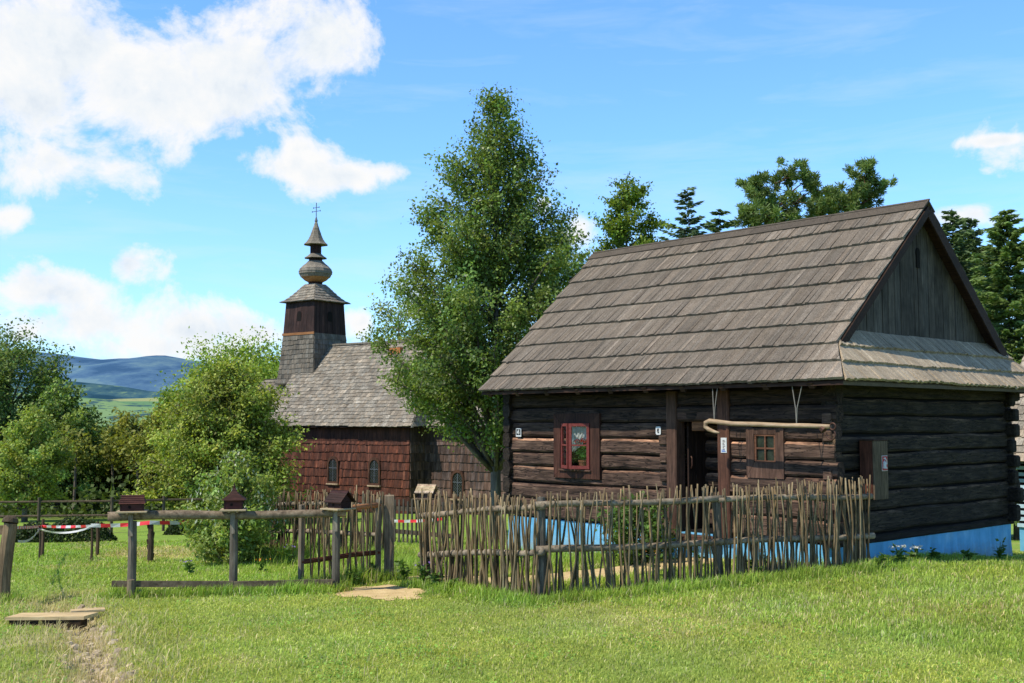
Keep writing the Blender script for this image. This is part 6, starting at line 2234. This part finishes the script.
# clover and plantain leaves creeping between the blades, in patches
n = 60000
r = 7.2 + (17 - 7.2) * rng.random(n) ** 1.3
a = rng.uniform(R(-38), R(38), n)
x, y = r * np.sin(a), r * np.cos(a)
pm = wob(x, y, 1.1, 8.0) * .6 + wob(x, y, 3.7, 2.0) * .5
keep = (rng.random(n) < sm(-.05, .55, pm)) & (sand_mask(x, y) < .3) & (dirt_mask(x, y) < .4)
x, y = x[keep], y[keep]; n = len(x)
C = np.stack([x, y, gz(x, y) + rng.uniform(.012, .045, n)], 1)
V, F = leaf_quads(C, rng.uniform(.016, .038, n), rng.uniform(.014, .026, n), rnd_dir(n, rng) * np.array((1, 1, .3)), rng.normal(0, .35, (n, 3)) + np.array((0, 0, 1)))
cc = np.array((.27, .46, .08)) * rng.uniform(.6, 1.35, (n, 1))
tag(np_mesh('clover', V, F, np.repeat(cc, 4, 0), M['grass']), kind='stuff')
# thin seed stalks standing above the sward
n = 9000
r = 7.2 + (20 - 7.2) * rng.random(n) ** 1.3
a = rng.uniform(R(-38), R(38), n)
x, y = r * np.sin(a), r * np.cos(a)
keep = (rng.random(n) < sm(-.2, .8, wob(x, y, 1.0, 3.0))) & (sand_mask(x, y) < .3) & (dirt_mask(x, y) < .6)
x, y = x[keep], y[keep]; n = len(x)
lx = (x - HC.x) * math.cos(-HA) - (y - HC.y) * math.sin(-HA); ly = (x - HC.x) * math.sin(-HA) + (y - HC.y) * math.cos(-HA)
k = ~((lx > -HL) & (lx < 0) & (ly > 0) & (ly < HW)); x, y = x[k], y[k]; n = len(x)
blades('seed_stalks', x, y, rng.uniform(.05, .13, n), rng.uniform(.004, .007, n), np.array((.8, .68, .38)) * rng.uniform(.55, 1.1, (n, 1)), rng, .55)
# pale dry stalks and clods along the worn ditch edge
n = 5200
t = rng.random(n); i = np.minimum((t * 5).astype(int), 4) + 1
D = np.array(DITCH); f = rng.random(n)[:, None]
q = D[i] * (1 - f) + D[np.minimum(i + 1, len(D) - 1)] * f + rng.normal(0, .34, (n, 2))
k = rng.uniform(.6, 1.2, (n, 1))
blades('dry_grass', q[:, 0], q[:, 1], rng.uniform(.03, .15, n), rng.uniform(.005, .009, n), np.array((.72, .6, .32)) * k, rng, .9)
rg = random.Random(4)
mb = MB()
for i in range(420):
    j = rg.randrange(2, 6); f = rg.random()
    cx = DITCH[j][0] + (DITCH[j + 1][0] - DITCH[j][0]) * f + rg.gauss(0, .13) if j + 1 < len(DITCH) else 0
    cy = DITCH[j][1] + (DITCH[j + 1][1] - DITCH[j][1]) * f + rg.gauss(0, .13) if j + 1 < len(DITCH) else 0
    if not cx: continue
    s = rg.uniform(.012, .065); z = g1(cx, cy)
    V, F = [], []
    for (u, v) in ((-1, 0), (-.5, .9), (.5, .8), (1, 0), (.5, -.9), (-.5, -.8)):
        V.append((cx + u * s * rg.uniform(.7, 1.3), cy + v * s * rg.uniform(.7, 1.3), z - .01))
    for (u, v) in ((-.6, 0), (-.3, .5), (.3, .5), (.6, 0), (.3, -.5), (-.3, -.5)):
        V.append((cx + u * s * rg.uniform(.6, 1.3), cy + v * s * rg.uniform(.6, 1.3), z + s * rg.uniform(.3, .65)))
    F = [(0, 1, 7, 6), (1, 2, 8, 7), (2, 3, 9, 8), (3, 4, 10, 9), (4, 5, 11, 10), (5, 0, 6, 11), (6, 7, 8, 9, 10, 11)]
    mb.add(V, F, tint(.6, 1.1))
tag(mb.build('clods', mat_plain('dry_earth', (.62, .50, .35), .95, 0, .35, 30, .5)), kind='stuff')
